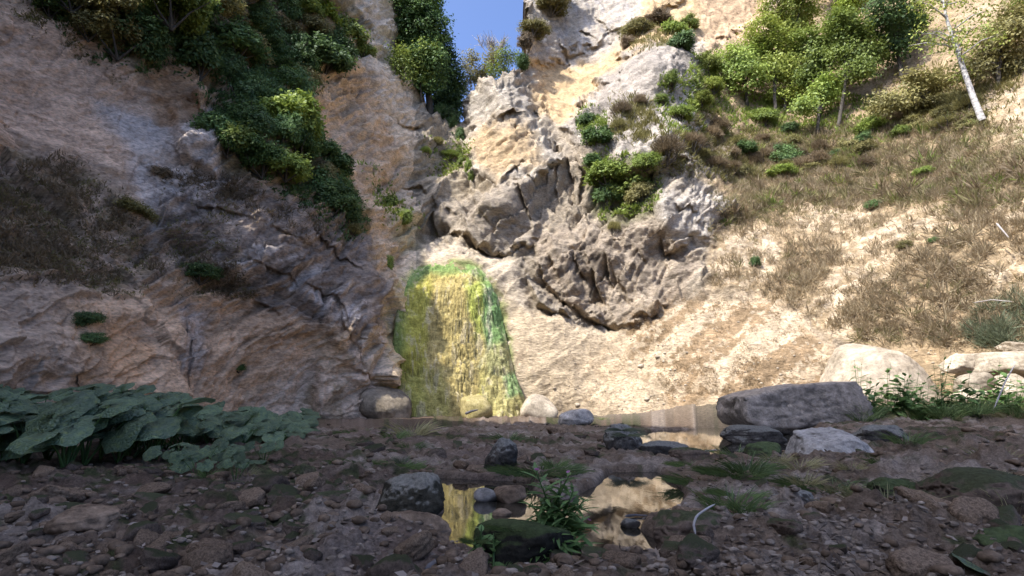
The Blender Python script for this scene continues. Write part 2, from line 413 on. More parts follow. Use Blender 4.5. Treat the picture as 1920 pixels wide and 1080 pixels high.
# open joints and clefts: sight-line path, half width, depth
def crack(path, wd, dep):
    global D
    q = np.array(path, float); x0, x1, y0, y1 = q[:, 0].min() - 60, q[:, 0].max() + 60, q[:, 1].min() - 60, q[:, 1].max() + 60
    j0, j1 = np.searchsorted(gx, [x0, x1]); i0, i1 = np.searchsorted(gy, [y0, y1]); X = PX[i0:i1, j0:j1] + wob2[i0:i1, j0:j1] * .8 + wob[i0:i1, j0:j1] * .2; Y = PY[i0:i1, j0:j1] + wob2[i0:i1, j0:j1] * .6
    jag = jagged[i0:i1, j0:j1]; X = X + 9 * jag; Y = Y + 9 * np.roll(jag, 31, 1)
    d = np.full(X.shape, 1e9); sd = np.zeros(X.shape)
    for k in range(len(q) - 1):
        e = q[k + 1] - q[k]; t = np.clip(((X - q[k, 0]) * e[0] + (Y - q[k, 1]) * e[1]) / (e @ e), 0, 1); dk = np.hypot(X - q[k, 0] - t * e[0], Y - q[k, 1] - t * e[1])
        s_ = np.sign(e[0] * (Y - q[k, 1]) - e[1] * (X - q[k, 0])); sd = np.where(dk < d, s_, sd); d = np.minimum(d, dk)
    ln = np.hypot(*(q[-1] - q[0])); te = np.clip(np.minimum(np.hypot(X - q[0, 0], Y - q[0, 1]), np.hypot(X - q[-1, 0], Y - q[-1, 1])) / (.25 * ln + 8), 0, 1)
    amp = dep * te * np.clip(.55 + 1.3 * brk[i0:i1, j0:j1], .0, 1.3)          # ledges fade, break off and start again
    soft = np.where(sd * flip > 0, 4.5 * wd * (.5 + np.abs(jag)), .32 * wd)       # undercut on one side, easing out on the other
    D[i0:i1, j0:j1] += amp * np.clip(1 - d / soft, 0, 1) ** 1.3
jagged = lfbm(base0, 1.1, 4, 96, .6); brk = fbm(base0, .6, 3, 97); flip = 1
for path, wd, dep in [
    ([(988,140),(1000,200),(1015,240),(1040,270),(1060,300),(1072,350),(1080,392)], 9, .9), ([(925,218),(950,210),(978,214)], 7, .6), ([(800,402),(830,432),(870,448),(905,470),(960,480)], 9, .7),
    ([(998,470),(1015,515),(1050,560),(1100,595),(1165,614)], 10, .8), ([(1103,495),(1118,535),(1142,578)], 13, 1.1), ([(1128,470),(1140,510),(1160,556)], 8, .7), ([(1150,500),(1170,545),(1180,585)], 7, .6),
    ([(1232,440),(1246,482),(1285,455),(1300,430)], 9, .8), ([(1060,440),(1078,490),(1098,530)], 7, .6), ([(1020,440),(1030,480),(1050,520)], 9, .7), ([(1084,392),(1086,345),(1092,305)], 6, .6), ([(935,348),(965,322),(990,296)], 6, .5),
    ([(1162,112),(1160,140),(1170,185)], 7, .7), ([(1195,470),(1215,510),(1235,530)], 8, .6), ([(1250,380),(1275,400),(1320,395)], 6, .4), ([(880,350),(905,400),(930,440)], 6, .4), ([(960,350),(985,380),(1005,430)], 7, .5),
    ([(820,385),(850,400),(875,395)], 8, .5), ([(1005,250),(1030,300),(1040,370),(1035,430)], 6, .45), ([(1100,400),(1130,430),(1180,440)], 6, .4), ([(1040,60),(1062,110),(1065,150)], 6, .3), ([(1110,20),(1140,60),(1150,90)], 5, .3), ([(1080,60),(1120,75)], 6, .4), ([(1180,110),(1210,95)], 6, .4),
    ([(760,300),(740,330),(760,360)], 7, .5), ([(730,255),(760,270),(790,262)], 6, .5), ([(690,30),(700,70),(690,110)], 6, .4), ([(745,330),(790,345),(800,365)], 8, .6), ([(735,200),(760,230),(800,240)], 6, .4),
    ([(330,390),(420,400),(520,430),(600,480)], 8, .5), ([(430,470),(540,510),(620,560),(660,620)], 9, .6), ([(560,420),(620,470),(690,520)], 8, .6), ([(470,560),(510,575),(530,600)], 8, .6), ([(300,360),(305,410),(290,440)], 6, .4), ([(350,560),(360,640),(362,750)], 6, .35), ([(145,690),(160,720),(200,760)], 7, .4), ([(615,560),(650,620),(690,690)], 7, .5), ([(620,690),(690,700),(750,760)], 6, .4), ([(370,190),(390,205),(412,208)], 8, .7), ([(300,260),(330,300),(360,350)], 5, .3)]:
    crack(path, wd, dep * (.55 if path[0][0] < 720 else 1))
pos = base0; hewn = sight(PX, PY, D) - base0                       # relief is computed on the sound surface, joints cut afterwards
def grid_normals(p):
    n = np.cross(np.gradient(p, axis=1), np.gradient(p, axis=0)); n = unit(n)
    n[n[..., 1] > .35] *= -1
    return n
nrm = grid_normals(pos)
# how broken the surface is: 1 bare rock, lower on soil and sediment
FAN = [(960,560),(1010,590),(1060,600),(1110,625),(1200,610),(1260,570),(1330,556),(1420,560),(1490,590),(1570,645),(1600,720),(1620,820),(900,820),(960,700)]
SLOPE = [(1310,330),(1400,330),(1380,260),(1300,230),(1330,160),(1430,90),(1480,-60),(1640,-120),(2260,-260),(2260,830),(1660,830),(1600,650),(1490,590),(1420,555),(1320,550),(1320,450),(1380,400)]
LEARTH = [(-320,-50),(60,-10),(240,120),(330,260),(300,420),(230,470),(300,560),(420,640),(640,640),(620,800),(-320,830)]
mfan, mslope, mle = region(FAN, 10), region(SLOPE, 18), region(LEARTH, 25)
CHUTE = [(790,455),(880,470),(960,480),(990,560),(1000,620),(960,790),(900,800),(760,800),(740,520)]
mchute = region(CHUTE, 10)
rockiness = np.clip(1 - .86 * mfan - .72 * mslope * (1 - mfan) - .55 * mle - .7 * mchute, .1, 1)
UPPER = region([(985,-260),(1480,-260),(1440,100),(1310,110),(1170,110),(1060,240),(1000,150)], 12)
rockiness *= 1 - .45 * UPPER
def rot(p, ax, ang):
    Rm = np.array(Matrix.Rotation(ang, 3, ax)); return p @ Rm.T
wp = pos + .35 * np.stack([fbm(pos, .8, 3, 1), fbm(pos, .8, 3, 2), fbm(pos, .8, 3, 3)], -1) + .09 * np.stack([fbm(pos, 3.1, 3, 4), fbm(pos, 3.1, 3, 5), fbm(pos, 3.1, 3, 6)], -1)
bed = rot(rot(wp, 'Y', R(42)), 'X', R(-12))                          # beds dip down to the right
f1, e1, r1 = facets(bed * np.array([.8, .8, 1.6]), .42, 10, .55, .45)
f2, e2, r2 = facets(bed * np.array([.6, .6, 2.6]), 1.0, 20, .30, .75)
f3, e3, r3 = facets(bed * np.array([.7, .7, 3.2]), 2.3, 30, .30, .8)
big = fbm(pos, .28, 4, 40)
rd = ridged(wp, .9, 5, 44); fine = fbm(wp, 4.0, 4, 45, .62)
beds = fbm(bed * np.array([.25, .25, 3.4]), 1, 4, 47, .65)
smooth_face = np.clip(UPPER + region([(1165,110),(1290,60),(1320,150),(1330,300),(1200,320),(1100,250)], 12) + .6 * region([(870,190),(985,125),(1010,300),(940,345),(880,310)], 10), 0, 1)
blocky = rockiness * (1 - .62 * smooth_face)
wl = pos + .30 * np.stack([fbm(pos, .7, 2, 7), fbm(pos, .7, 2, 8), fbm(pos, .7, 2, 9)], -1); bl = rot(rot(wl, 'Y', R(42)), 'X', R(-12))
plane = lfbm(bl * np.array([.55, .55, 1.15]), .50, 6, 150, .50); crease = lfbm(bl * np.array([.6, .6, 1.5]), .95, 4, 160, .55, True)
lt = bl[..., 2] * 1.35 + 1.3 * lfbm(bl, .35, 3, 170) ; led = (lt - np.floor(lt)); lamp = np.clip(.5 + 1.1 * fbm(pos, .55, 3, 174), 0, 1)
lt2 = bl[..., 2] * 4.1 + 1.5 * lfbm(bl, .8, 3, 176); led2 = lt2 - np.floor(lt2); lamp2 = np.clip(.4 + 1.2 * fbm(pos, 1.1, 3, 178), 0, 1)
jn = rot(rot(wl, 'Y', R(-55)), 'Z', R(25)); lt3 = jn[..., 2] * .9 + 1.2 * lfbm(jn, .4, 3, 186); led3 = lt3 - np.floor(lt3); lamp3 = np.clip(.45 + 1.2 * fbm(pos, .5, 3, 188), 0, 1)
disp = blocky * (1.05 * plane + .42 * lamp * (led - .5) + .34 * lamp3 * (led3 - .5) + .14 * lamp2 * (led2 - .5) + .14 * f1 + .05 * f2 - .05 * (1 - sstep(0, .035, e1)))
disp += (.085 * lfbm(bl * np.array([.6, .7, 2.0]), 2.6, 5, 180, .60) + .03 * fine) * np.clip(rockiness * 1.2, .35, 1)
flute = ridged(np.stack([wp[..., 0] * 1.5, wp[..., 1] * 1.5, wp[..., 2] * .28], -1), 1, 4, 49)
disp += (.10 * flute + .25 * lfbm(wl * np.array([1, 1, .5]), .8, 5, 184, .58)) * smooth_face
disp += .22 * big * (1 - .5 * mfan) + .06 * lfbm(pos, 2.0, 4, 46, .6) * (1 - .5 * mfan)
gully = ridged(np.stack([pos[..., 0] * 1.6 + pos[..., 1] * .4, pos[..., 1] * .4, pos[..., 2] * .35], -1), 1.0, 4, 48)
disp += .11 * gully * np.clip(mle + .55 * mfan + .7 * mslope, 0, 1)
lump = fbm(pos, 5, 3, 52)
disp += .05 * lump * mle + .06 * np.clip(lump, 0, 1) * mslope
pos = pos + nrm * disp[..., None] + hewn
nrm = grid_normals(pos)

# ---- mineral colours, with fill for the shaded wall painted in at the end
C = np.empty(pos.shape); C[:] = (.43, .38, .31)
nA, nB, nC = fbm(pos, .9, 5, 60, .6), fbm(pos, 2.7, 4, 64, .6), fbm(pos, 6.5, 3, 68, .6)
streak = fbm(np.stack([pos[..., 0] * 3.2, pos[..., 1] * 3.2, pos[..., 2] * .3], -1), 1, 5, 72, .6)
diag = fbm(rot(pos, 'Y', R(40)) * np.array([.5, 1.2, 2.6]), 1, 5, 76, .6)
def paint(poly, col, feather=14, amt=1.0, by=None):
    global C
    m = region(poly, feather) * amt if poly is not None else np.full(PX.shape, amt)
    if by is not None: m = m * by
    C = C + (np.array(col) - C) * np.clip(m, 0, 1)[..., None]
LEFT = [(-320,-260),(700,-260),(640,0),(560,120),(620,330),(680,480),(740,560),(770,700),(780,830),(-320,830)]
paint(LEFT, (.31, .255, .205), 16)
paint([(-320,-60),(60,20),(230,110),(330,250),(260,330),(130,300),(-320,200)], (.44, .345, .27), 25)
paint([(170,180),(330,230),(415,190),(420,330),(400,420),(300,450),(240,330)], (.40, .375, .36), 18)
paint([(290,230),(360,200),(420,180),(425,130),(300,110),(270,170)], (.34, .235, .15), 12, .7)
paint([(-320,250),(120,290),(230,380),(310,500),(250,560),(120,520),(-320,520)], (.17, .14, .095), 22, .85, sstep(-.25, .2, nB))
paint([(300,380),(420,320),(560,400),(700,450),(720,600),(660,650),(560,600),(420,560),(330,500)], (.17, .15, .135), 16, .9, sstep(-.5, .1, nB))
paint([(380,420),(500,410),(660,540),(690,620),(560,560),(400,500)], (.40, .38, .37), 14, .9, sstep(.02, .28, diag))
paint([(120,560),(330,540),(460,560),(640,640),(640,700),(560,800),(300,800),(160,720)], (.45, .335, .235), 22, .85)
paint([(200,590),(300,640),(260,730),(210,700)], (.52, .34, .20), 10, .6)
paint([(340,560),(400,580),(380,700),(340,690)], (.30, .285, .28), 10, .7)
paint([(470,740),(600,650),(700,600),(745,660),(775,800),(500,800)], (.62, .53, .44), 12, .9)
paint([(470,740),(600,650),(700,600),(745,660),(775,800),(500,800)], (.22, .18, .12), 12, .7, sstep(.05, .3, nA))
paint([(560,640),(640,600),(660,700),(600,700)], (.48, .38, .27), 14, .7)
paint([(540,110),(640,120),(740,230),(790,340),(780,480),(720,520),(680,440),(600,330)], (.47, .375, .27), 16)
paint([(540,110),(740,150),(780,420),(700,440),(600,330)], (.30, .25, .21), 14, .6, sstep(.0, .3, streak))
paint([(640,-260),(740,-260),(740,100),(810,200),(800,300),(740,230),(690,120),(640,30)], (.56, .51, .43), 12)
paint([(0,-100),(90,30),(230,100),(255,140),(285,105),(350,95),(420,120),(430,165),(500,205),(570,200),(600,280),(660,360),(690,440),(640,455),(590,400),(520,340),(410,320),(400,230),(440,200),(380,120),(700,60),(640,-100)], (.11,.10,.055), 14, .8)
# notch, basin, buttress
paint([(740,200),(870,220),(1000,340),(1000,470),(800,470),(740,380)], (.47, .41, .32), 12)
paint([(800,380),(880,345),(1000,345),(1010,450),(940,475),(870,455)], (.40, .355, .30), 10, .85)
paint([(860,190),(985,120),(1000,210),(1050,310),(1000,350),(880,320)], (.52, .48, .42), 10)
paint([(890,230),(960,200),(1000,240),(1010,310),(930,330),(890,290)], (.60, .45, .27), 16, .85)
paint([(900,170),(960,150),(980,220),(930,240)], (.53, .48, .41), 14, .6)
paint(None, (.20, .175, .15), 1, .45, sstep(.22, .42, nB) * (1 - mfan) * (1 - mslope) * (PX > 720) * sstep(.2, .5, rockiness))
paint(CHUTE, (.64, .56, .45), 10)
paint([(735,530),(770,500),(850,490),(905,505),(945,545),(975,620),(1010,700),(1045,800),(730,800)], (.46, .37, .17), 14, .75, sstep(-.35, .15, nB + .2))
paint([(735,530),(775,505),(850,494),(905,508),(945,555),(972,640),(985,740),(960,740),(930,560),(850,500),(780,510)], (.20, .30, .10), 10, .8, sstep(-.3, .1, nB + .15))
# high pale and ochre cliff
paint([(985,-260),(1500,-260),(1440,110),(1310,110),(1170,110),(1060,240),(1000,150)], (.55, .50, .435), 8)
paint([(985,-260),(1250,-260),(1230,60),(1120,140),(1000,120)], (.38, .37, .37), 12, .75, sstep(.0, .3, streak))
paint([(1000,120),(1060,130),(1190,80),(1210,-20),(1330,-200),(1460,-200),(1440,90),(1330,60),(1180,150),(1060,240),(1010,200)], (.64, .475, .275), 10, .9)
paint([(1290,-200),(1460,-200),(1440,110),(1320,110)], (.62, .46, .31), 12, .9)
# grey buttress and dark overhang
paint([(1060,240),(1165,105),(1300,60),(1310,300),(1180,330),(1100,330)], (.42, .385, .345), 10)
paint([(1180,170),(1310,130),(1330,300),(1200,300)], (.52, .48, .43), 12, .9)
paint([(1225,370),(1330,332),(1390,365),(1330,450),(1250,470)], (.50, .465, .42), 10, .95)
paint([(1000,330),(1100,250),(1230,330),(1230,470),(1100,480),(1000,440)], (.42, .365, .29), 14, .8)
paint([(990,440),(1100,390),(1230,410),(1310,480),(1290,560),(1180,615),(1110,612),(1030,560)], (.42, .36, .29), 9)
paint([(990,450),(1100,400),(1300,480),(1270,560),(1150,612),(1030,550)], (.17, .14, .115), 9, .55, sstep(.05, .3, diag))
# sediment fan, earth slope
paint(FAN, (.64, .535, .395), 8)
paint([(1160,600),(1260,555),(1440,560),(1600,680),(1560,760),(1250,760),(1180,690)], (.30, .215, .13), 18, .9, sstep(-.10, .10, diag * .7 + nC * .5))
paint(FAN, (.52, .38, .24), 20, .35, sstep(.1, .4, nA))
paint(SLOPE, (.44, .345, .225), 14)
paint(SLOPE, (.32, .24, .15), 14, .6, sstep(-.05, .25, nB))
BARE = [[(1330,440),(1420,420),(1470,470),(1400,560),(1320,560)], [(1480,400),(1640,380),(1620,440),(1500,450)], [(1640,400),(1780,390),(1790,430),(1690,500),(1600,560),(1560,560),(1560,500)],
        [(1830,190),(1930,140),(1930,260),(1870,280)], [(1840,500),(1930,470),(1930,540),(1850,545)], [(1480,590),(1560,520),(1600,540),(1600,660),(1560,640)], [(1810,0),(1890,0),(1860,40),(1800,50)], [(1850,380),(1930,340),(1930,440),(1860,430)]]
for b_ in BARE: paint(b_, (.63, .53, .40), 18, .85, sstep(-.25, .2, nB + .8 * nC))
# plant growth tinting rock faces green-brown
paint([(720,390),(790,400),(800,480),(760,470)], (.20, .20, .09), 12, .5)
paint([(1100,300),(1240,290),(1230,400),(1120,400)], (.13, .14, .06), 12, .7)
nD = fbm(bed * np.array([2.0, 2.0, 7.5]), 1, 4, 190, .65)
C *= (1 + .14 * nC + .22 * nB + .34 * nD + .25 * beds * rockiness + .25 * streak * np.maximum(smooth_face, .8 * (PX < 780)))[..., None]
C = C * np.where((PX < 780)[..., None], np.array([1.45, 1.29, 1.13]), np.array([.735, .685, .615]))  # shaded left wall raised, sunlit rock lowered in colour, standing in for fill light
C = np.clip(C * np.minimum(1, .68 / (C.max(-1, keepdims=True) + 1e-6)), .02, .72)

NOTCH = [(742,-300),(742,0),(750,100),(785,165),(806,214),(866,224),(870,190),(905,150),(985,122),(988,70),(985,20),(1000,-300)]
cutd = sdist(PX + wob2 * .5, PY + wob2 * .4, NOTCH)
TOPL = [(-320,-300),(742,-300),(742,-120),(540,-70),(420,-60),(200,-60),(60,-110),(-320,-200)]
cut2 = sdist(PX, PY, TOPL)
keep = (cutd < 0) & (cut2 < 0)
kf = keep[:-1, :-1] & keep[1:, :-1] & keep[:-1, 1:] & keep[1:, 1:]
fcx = (PX[:-1, :-1] + STEP / 2); fcy = PY[:-1, :-1] + STEP / 2
which = np.zeros(fcx.shape, int)                                   # 0 left cliff, 1 fall wall, 2 right cliff, 3 hillside
which[sdist(fcx, fcy, [(775,-300),(790,180),(780,330),(770,470),(735,520),(745,830),(2300,830),(2300,-300)]) > 0] = 1
which[sdist(fcx, fcy, [(1000,-300),(985,120),(1000,220),(1010,330),(1000,480),(1010,560),(1110,622),(1200,608),(1260,568),(1320,556),(1320,450),(1385,395),(1310,330),(1300,230),(1330,160),(1430,90),(1480,-300)]) > 0] = 2
which[(sdist(fcx, fcy, SLOPE) > 0) | (sdist(fcx, fcy, FAN) > 0) & (fcx > 1010)] = 3
allf = grid_faces(GH, GW).reshape(GH - 1, GW - 1, 4)
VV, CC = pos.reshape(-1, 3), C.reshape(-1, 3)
def skirt(fc, v, col, depth=4.0):
    """give the cut rim of a rock face thickness by running it back and down"""
    e = np.concatenate([fc[:, [0, 1]], fc[:, [1, 2]], fc[:, [2, 3]], fc[:, [3, 0]]]); key = np.sort(e, 1)
    u, idx, cnt = np.unique(key, axis=0, return_index=True, return_counts=True)
    return e[idx[cnt == 1]]
rim = skirt(allf[kf], VV, CC)
mid_v = (VV[rim[:, 0]] + VV[rim[:, 1]]) / 2
pmid = PX.ravel()[rim[:, 0]], PY.ravel()[rim[:, 0]]
for k, nm in enumerate(['left_cliff', 'waterfall_cliff', 'right_cliff', 'hillside']):
    sel = kf & (which == k); f = allf[sel]
    own = np.zeros(len(VV), bool); own[f.ravel()] = True
    r_ = rim[own[rim].all(1) & (pmid[1] < 240)]
    v2, c2 = [VV], [CC]; fs = [f]; n0 = len(VV)
    if len(r_):
        back = [np.array([0, 1.2, .25]), np.array([0, 4.5, -.4])]
        prev = r_
        for b_ in back:
            a_ = np.concatenate([VV[r_[:, 0]], VV[r_[:, 1]]]) + b_; v2.append(a_); c2.append(np.concatenate([CC[r_[:, 0]], CC[r_[:, 1]]]))
            m_ = len(r_); cur = np.stack([np.arange(m_), np.arange(m_) + m_], 1) + n0; n0 += 2 * m_
            fs.append(np.stack([prev[:, 1], prev[:, 0], cur[:, 0], cur[:, 1]], 1)); prev = cur
    v, fc, c = compact(np.concatenate(v2), np.concatenate(fs), np.concatenate(c2))
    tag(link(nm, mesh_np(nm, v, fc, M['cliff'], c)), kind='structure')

def on_cliff(px, py):
    i = int(round((py - gy[0]) / STEP)); j = int(round((px - gx[0]) / STEP))
    i = min(max(i, 0), GH - 1); j = min(max(j, 0), GW - 1)
    return pos[i, j].copy(), nrm[i, j].copy()
def on_cliff_many(px, py):
    i = np.clip(np.round((py - gy[0]) / STEP).astype(int), 0, GH - 1); j = np.clip(np.round((px - gx[0]) / STEP).astype(int), 0, GW - 1)
    return pos[i, j], nrm[i, j]

# unseen gorge wall beside and behind the viewer, heights shaped to shade the bed
prof = np.array([(-12.8,13.5,13),(-11.2,10.5,16),(-10.4,8.2,19),(-9.6,5.2,20.5),(-9.6,3.6,22),(-9.8,-2.8,30),(-9.8,-6.2,37),(-9.8,-9.9,42),(-10,-20,48),(-11,-34,40)], float)
tt = np.linspace(0, len(prof) - 1, 130); pr = np.stack([np.interp(tt, np.arange(len(prof)), prof[:, k]) for k in range(3)], -1)
vv = np.linspace(0, 1, 60)
g = np.zeros((62, 130, 3))
for i, q in enumerate(vv):
    g[i, :, 0] = pr[:, 0] - 3.2 * q - .6 * np.sin(q * 9); g[i, :, 1] = pr[:, 1]; g[i, :, 2] = -1 + q * (pr[:, 2] + 1)
g[60] = g[59] + np.array([-6, 0, 1.5]); g[61] = g[59] + np.array([-16, 0, -8])
g += fbm(g, .35, 5, 130)[..., None] * np.array([1.4, .8, .5]) + fbm(g, 1.6, 3, 133)[..., None] * np.array([.4, .2, .2])
cw = np.empty((62 * 130, 3)); cw[:] = (.30, .25, .20); cw *= (1 + .4 * fbm(g.reshape(-1, 3), .7, 4, 140))[:, None]
tag(link('unseen_shade_cliff', mesh_np('unseen_shade_cliff', g.reshape(-1, 3), grid_faces(62, 130), M['cliff'], cw)), kind='structure')

# ================================================================== RIVER BED
def unp(poly): return [tuple(ground_pt(x, y)[:2]) for x, y in poly]
PUD_MAIN = unp([(828,898),(850,899),(990,905),(1000,925),(1040,940),(1085,930),(1125,905),(1150,885),(1230,885),(1268,910),(1270,940),(1262,962),(1222,978),(1212,992),(1224,1015),(1235,1048),(1150,1062),(1080,1046),(1010,1060),(900,1050),(845,1040),(825,1000),(815,985),(835,960)])
PUD_BACK = unp([(1135,826),(1180,818),(1230,808),(1330,804),(1420,806),(1490,812),(1500,835),(1470,852),(1385,862),(1290,858),(1215,846),(1140,842)])
PUD_SMALL = unp([(1770,888),(1812,882),(1840,893),(1818,914),(1785,914)])
POOL = [(-7.5,15.6),(-5.8,14.2),(-3.5,13.9),(-1,14.1),(1.2,14.2),(2.6,14.9),(5.5,15.6),(7.2,16.2),(8.5,22),(-8,22)]
MOUNDS = [  # x, y of the middle, radius, height
 (*ground_pt(1310,1035)[:2],.28,.10),(*ground_pt(1700,1050)[:2],.30,.10),(*ground_pt(1850,945)[:2],.7,.22),(*ground_pt(1340,895)[:2],.35,.06),
 (*ground_pt(1560,900)[:2],.8,.08),(*ground_pt(760,1045)[:2],.30,.08),(*ground_pt(1200,840)[:2],.45,.05),(*ground_pt(1480,1040)[:2],.35,.05),(*ground_pt(250,1000)[:2],.7,.05)]
def ground_low(x, y):
    z = .055 + .035 * np.sin(x * .9 + 1) * np.sin(y * .7) 
    z = z + .45 * sstep(3.0, 9, -x - .15 * y) * sstep(1, 6, y)
    z = z + .95 * sstep(0, 1, (x - 4.4) / 4.5) * sstep(11.4, 13.8, y) + .14 * sstep(2.4, 6, x) * sstep(1.5, 5, y)
    z = z - .035 * sstep(10.5, 13, y) * sstep(4.5, 3, x)
    for mx, my, mr, mh in MOUNDS: z = z + mh * np.exp(-((x - mx) ** 2 + (y - my) ** 2) / (2 * (mr * .6) ** 2))
    return z
def ground_z(x, y, fine=True):
    x = np.asarray(x, float); y = np.asarray(y, float)
    z = ground_low(x, y)
    p = np.stack([x, y, np.zeros_like(x)], -1)
    rough = .045 * fbm(p, 1.7, 4, 200) + .055 * fbm(p, 5, 5, 205, .62) + .03 * ridged(p, 3.6, 4, 206)
    nearp = sstep(.02, .55, -np.maximum(sdist(x, y, PUD_MAIN), sdist(x, y, PUD_BACK)))
    if fine:
        wq = p + .05 * np.stack([fbm(p, 5, 3, 207), fbm(p, 5, 3, 208), 0 * x], -1)
        lumpy = np.clip(.55 + .9 * fbm(p, 1.1, 3, 209), .1, 1)
        F1, F2, v, rn = worley(wq * np.array([1, 1, 0]) + np.array([0, 0, .5]), 5.5, 210)
        rough = rough + .075 * lumpy * np.clip(1 - (F1 / .6) ** 2, 0, 1) * (rn[..., 0] > .45) * (.3 + rn[..., 1])
        F1, F2, v, rn = worley(wq * np.array([1, 1, 0]) + np.array([0, 0, .5]), 15, 215)
        rough = rough + .026 * np.clip(1 - (F1 / .6) ** 2, 0, 1) * (rn[..., 0] > .3) * (.3 + rn[..., 1])
        rough = rough + .016 * fbm(p, 22, 3, 217, .6)
    z = .03 + (z - .03) * (.35 + .65 * nearp); rough = rough * (.35 + .65 * nearp)
    z = np.maximum(z + rough, .015)
    wobx = .10 * fbm(p, 3.5, 4, 220)
    for poly, dep in ((PUD_MAIN, .09), (PUD_BACK, .10), (PUD_SMALL, .06)):
        d = sdist(x, y, poly) + wobx * .6
        k = sstep(-.06, .05, d); z = z * (1 - k) + (-dep + .4 * rough) * k
    d = sdist(x, y, POOL) + wobx * 3; k = sstep(-.35, .25, d); z = z * (1 - k) - .35 * k
    return z
az = np.concatenate([np.linspace(-180, -56, 40), np.degrees(np.arctan((np.arange(-1480, 1481, 2.4)) / F))[1:-1], np.linspace(56, 180, 40)])
az = np.radians(np.unique(az))
sy = np.arange(1330, 751, -2.0)
rad = np.array([ground_pt(960, s_)[1] for s_ in sy]); rad = rad[rad < 60]
rr = [.0, .4, .8]; last = .8
for q in rad:
    if q > last: rr.append(min(q, last + .16) if q < 26 else q); last = rr[-1]
while last < 22: last += .16; rr.append(last)
rr += [24, 27, 31, 36, 45, 60, 90, 140, 220]
rr = np.array(sorted(set(rr)))
RR, AZ = np.meshgrid(rr, az, indexing='ij'); gX = RR * np.sin(AZ); gY = RR * np.cos(AZ)
gZ = ground_z(gX, gY); far = sstep(26, 60, RR); gZ = gZ * (1 - far) - .2 * far
gp = np.stack([gX, gY, gZ], -1)
GC = np.empty(gp.shape); GC[:] = (.20, .142, .098)
q0 = gp * np.array([1, 1, 0])
a1, a2, a3 = fbm(q0, .9, 4, 230), fbm(q0, 3.2, 4, 234), fbm(q0, 9, 3, 238)
def gpaint(col, m):
    global GC
    GC = GC + (np.array(col) - GC) * np.clip(m, 0, 1)[..., None]
gpaint((.32, .255, .20), .8 * sstep(.0, .3, a2)); gpaint((.10, .064, .044), .7 * sstep(.05, .3, a1))
gpaint((.05, .062, .022), .85 * sstep(.15, .35, a3 * .6 + a1 * .6))
gpaint((.21, .15, .12), .5 * sstep(.1, .4, -a1) * (gX < 0))
gpaint((.30, .25, .19), sstep(15.8, 16.6, gY) * sstep(1.5, 3.5, gX) * .8)
gpaint((.05, .042, .033), sstep(.05, -.03, gZ) * .8)
gpaint((.28, .22, .14), .7 * sstep(.5, .9, gZ) * (gX > 0))
nA_ = len(az); gf = grid_faces(len(rr), nA_)
tag(link('river_bed', mesh_np('river_bed', gp.reshape(-1, 3), gf[:, ::-1], M['soil'], np.clip(GC, .01, .5).reshape(-1, 3))), kind='structure')

def water(name, poly, grow):
    c = np.mean(poly, 0); p = [(c + (np.array(q) - c) * (1 + grow)) for q in poly]
    me = bpy.data.meshes.new(name); me.from_pydata([(q[0], q[1], 0) for q in p], [], [list(range(len(p)))][::1]); me.materials.append(M['water'])
    o = link(name, me); me.update()
    if me.polygons[0].normal.z < 0: me.flip_normals()
    return tag(o, kind='structure')
water('puddle', PUD_MAIN, .12); water('puddle', PUD_BACK, .12); water('puddle', PUD_SMALL, .3); water('pool_water', POOL, .04)

# hills that close the valley far behind the viewer
th = np.radians(np.linspace(75, 285, 80)); hg = np.zeros((14, 80, 3))
for i in range(14):
    q = i / 13; r_ = 70 + 60 * q; hg[i, :, 0] = r_ * np.sin(th); hg[i, :, 1] = r_ * np.cos(th)
    hg[i, :, 2] = -1.5 + 17 * np.sin(q * math.pi / 2) * (1 + .4 * np.sin(th * 7))
hg[..., 2] += 2.5 * fbm(hg, .05, 4, 250)
hc = np.empty((14 * 80, 3)); hc[:] = (.06, .08, .035)
tag(link('hills', mesh_np('hills', hg.reshape(-1, 3), grid_faces(14, 80), M['cliff'], hc)), kind='structure')

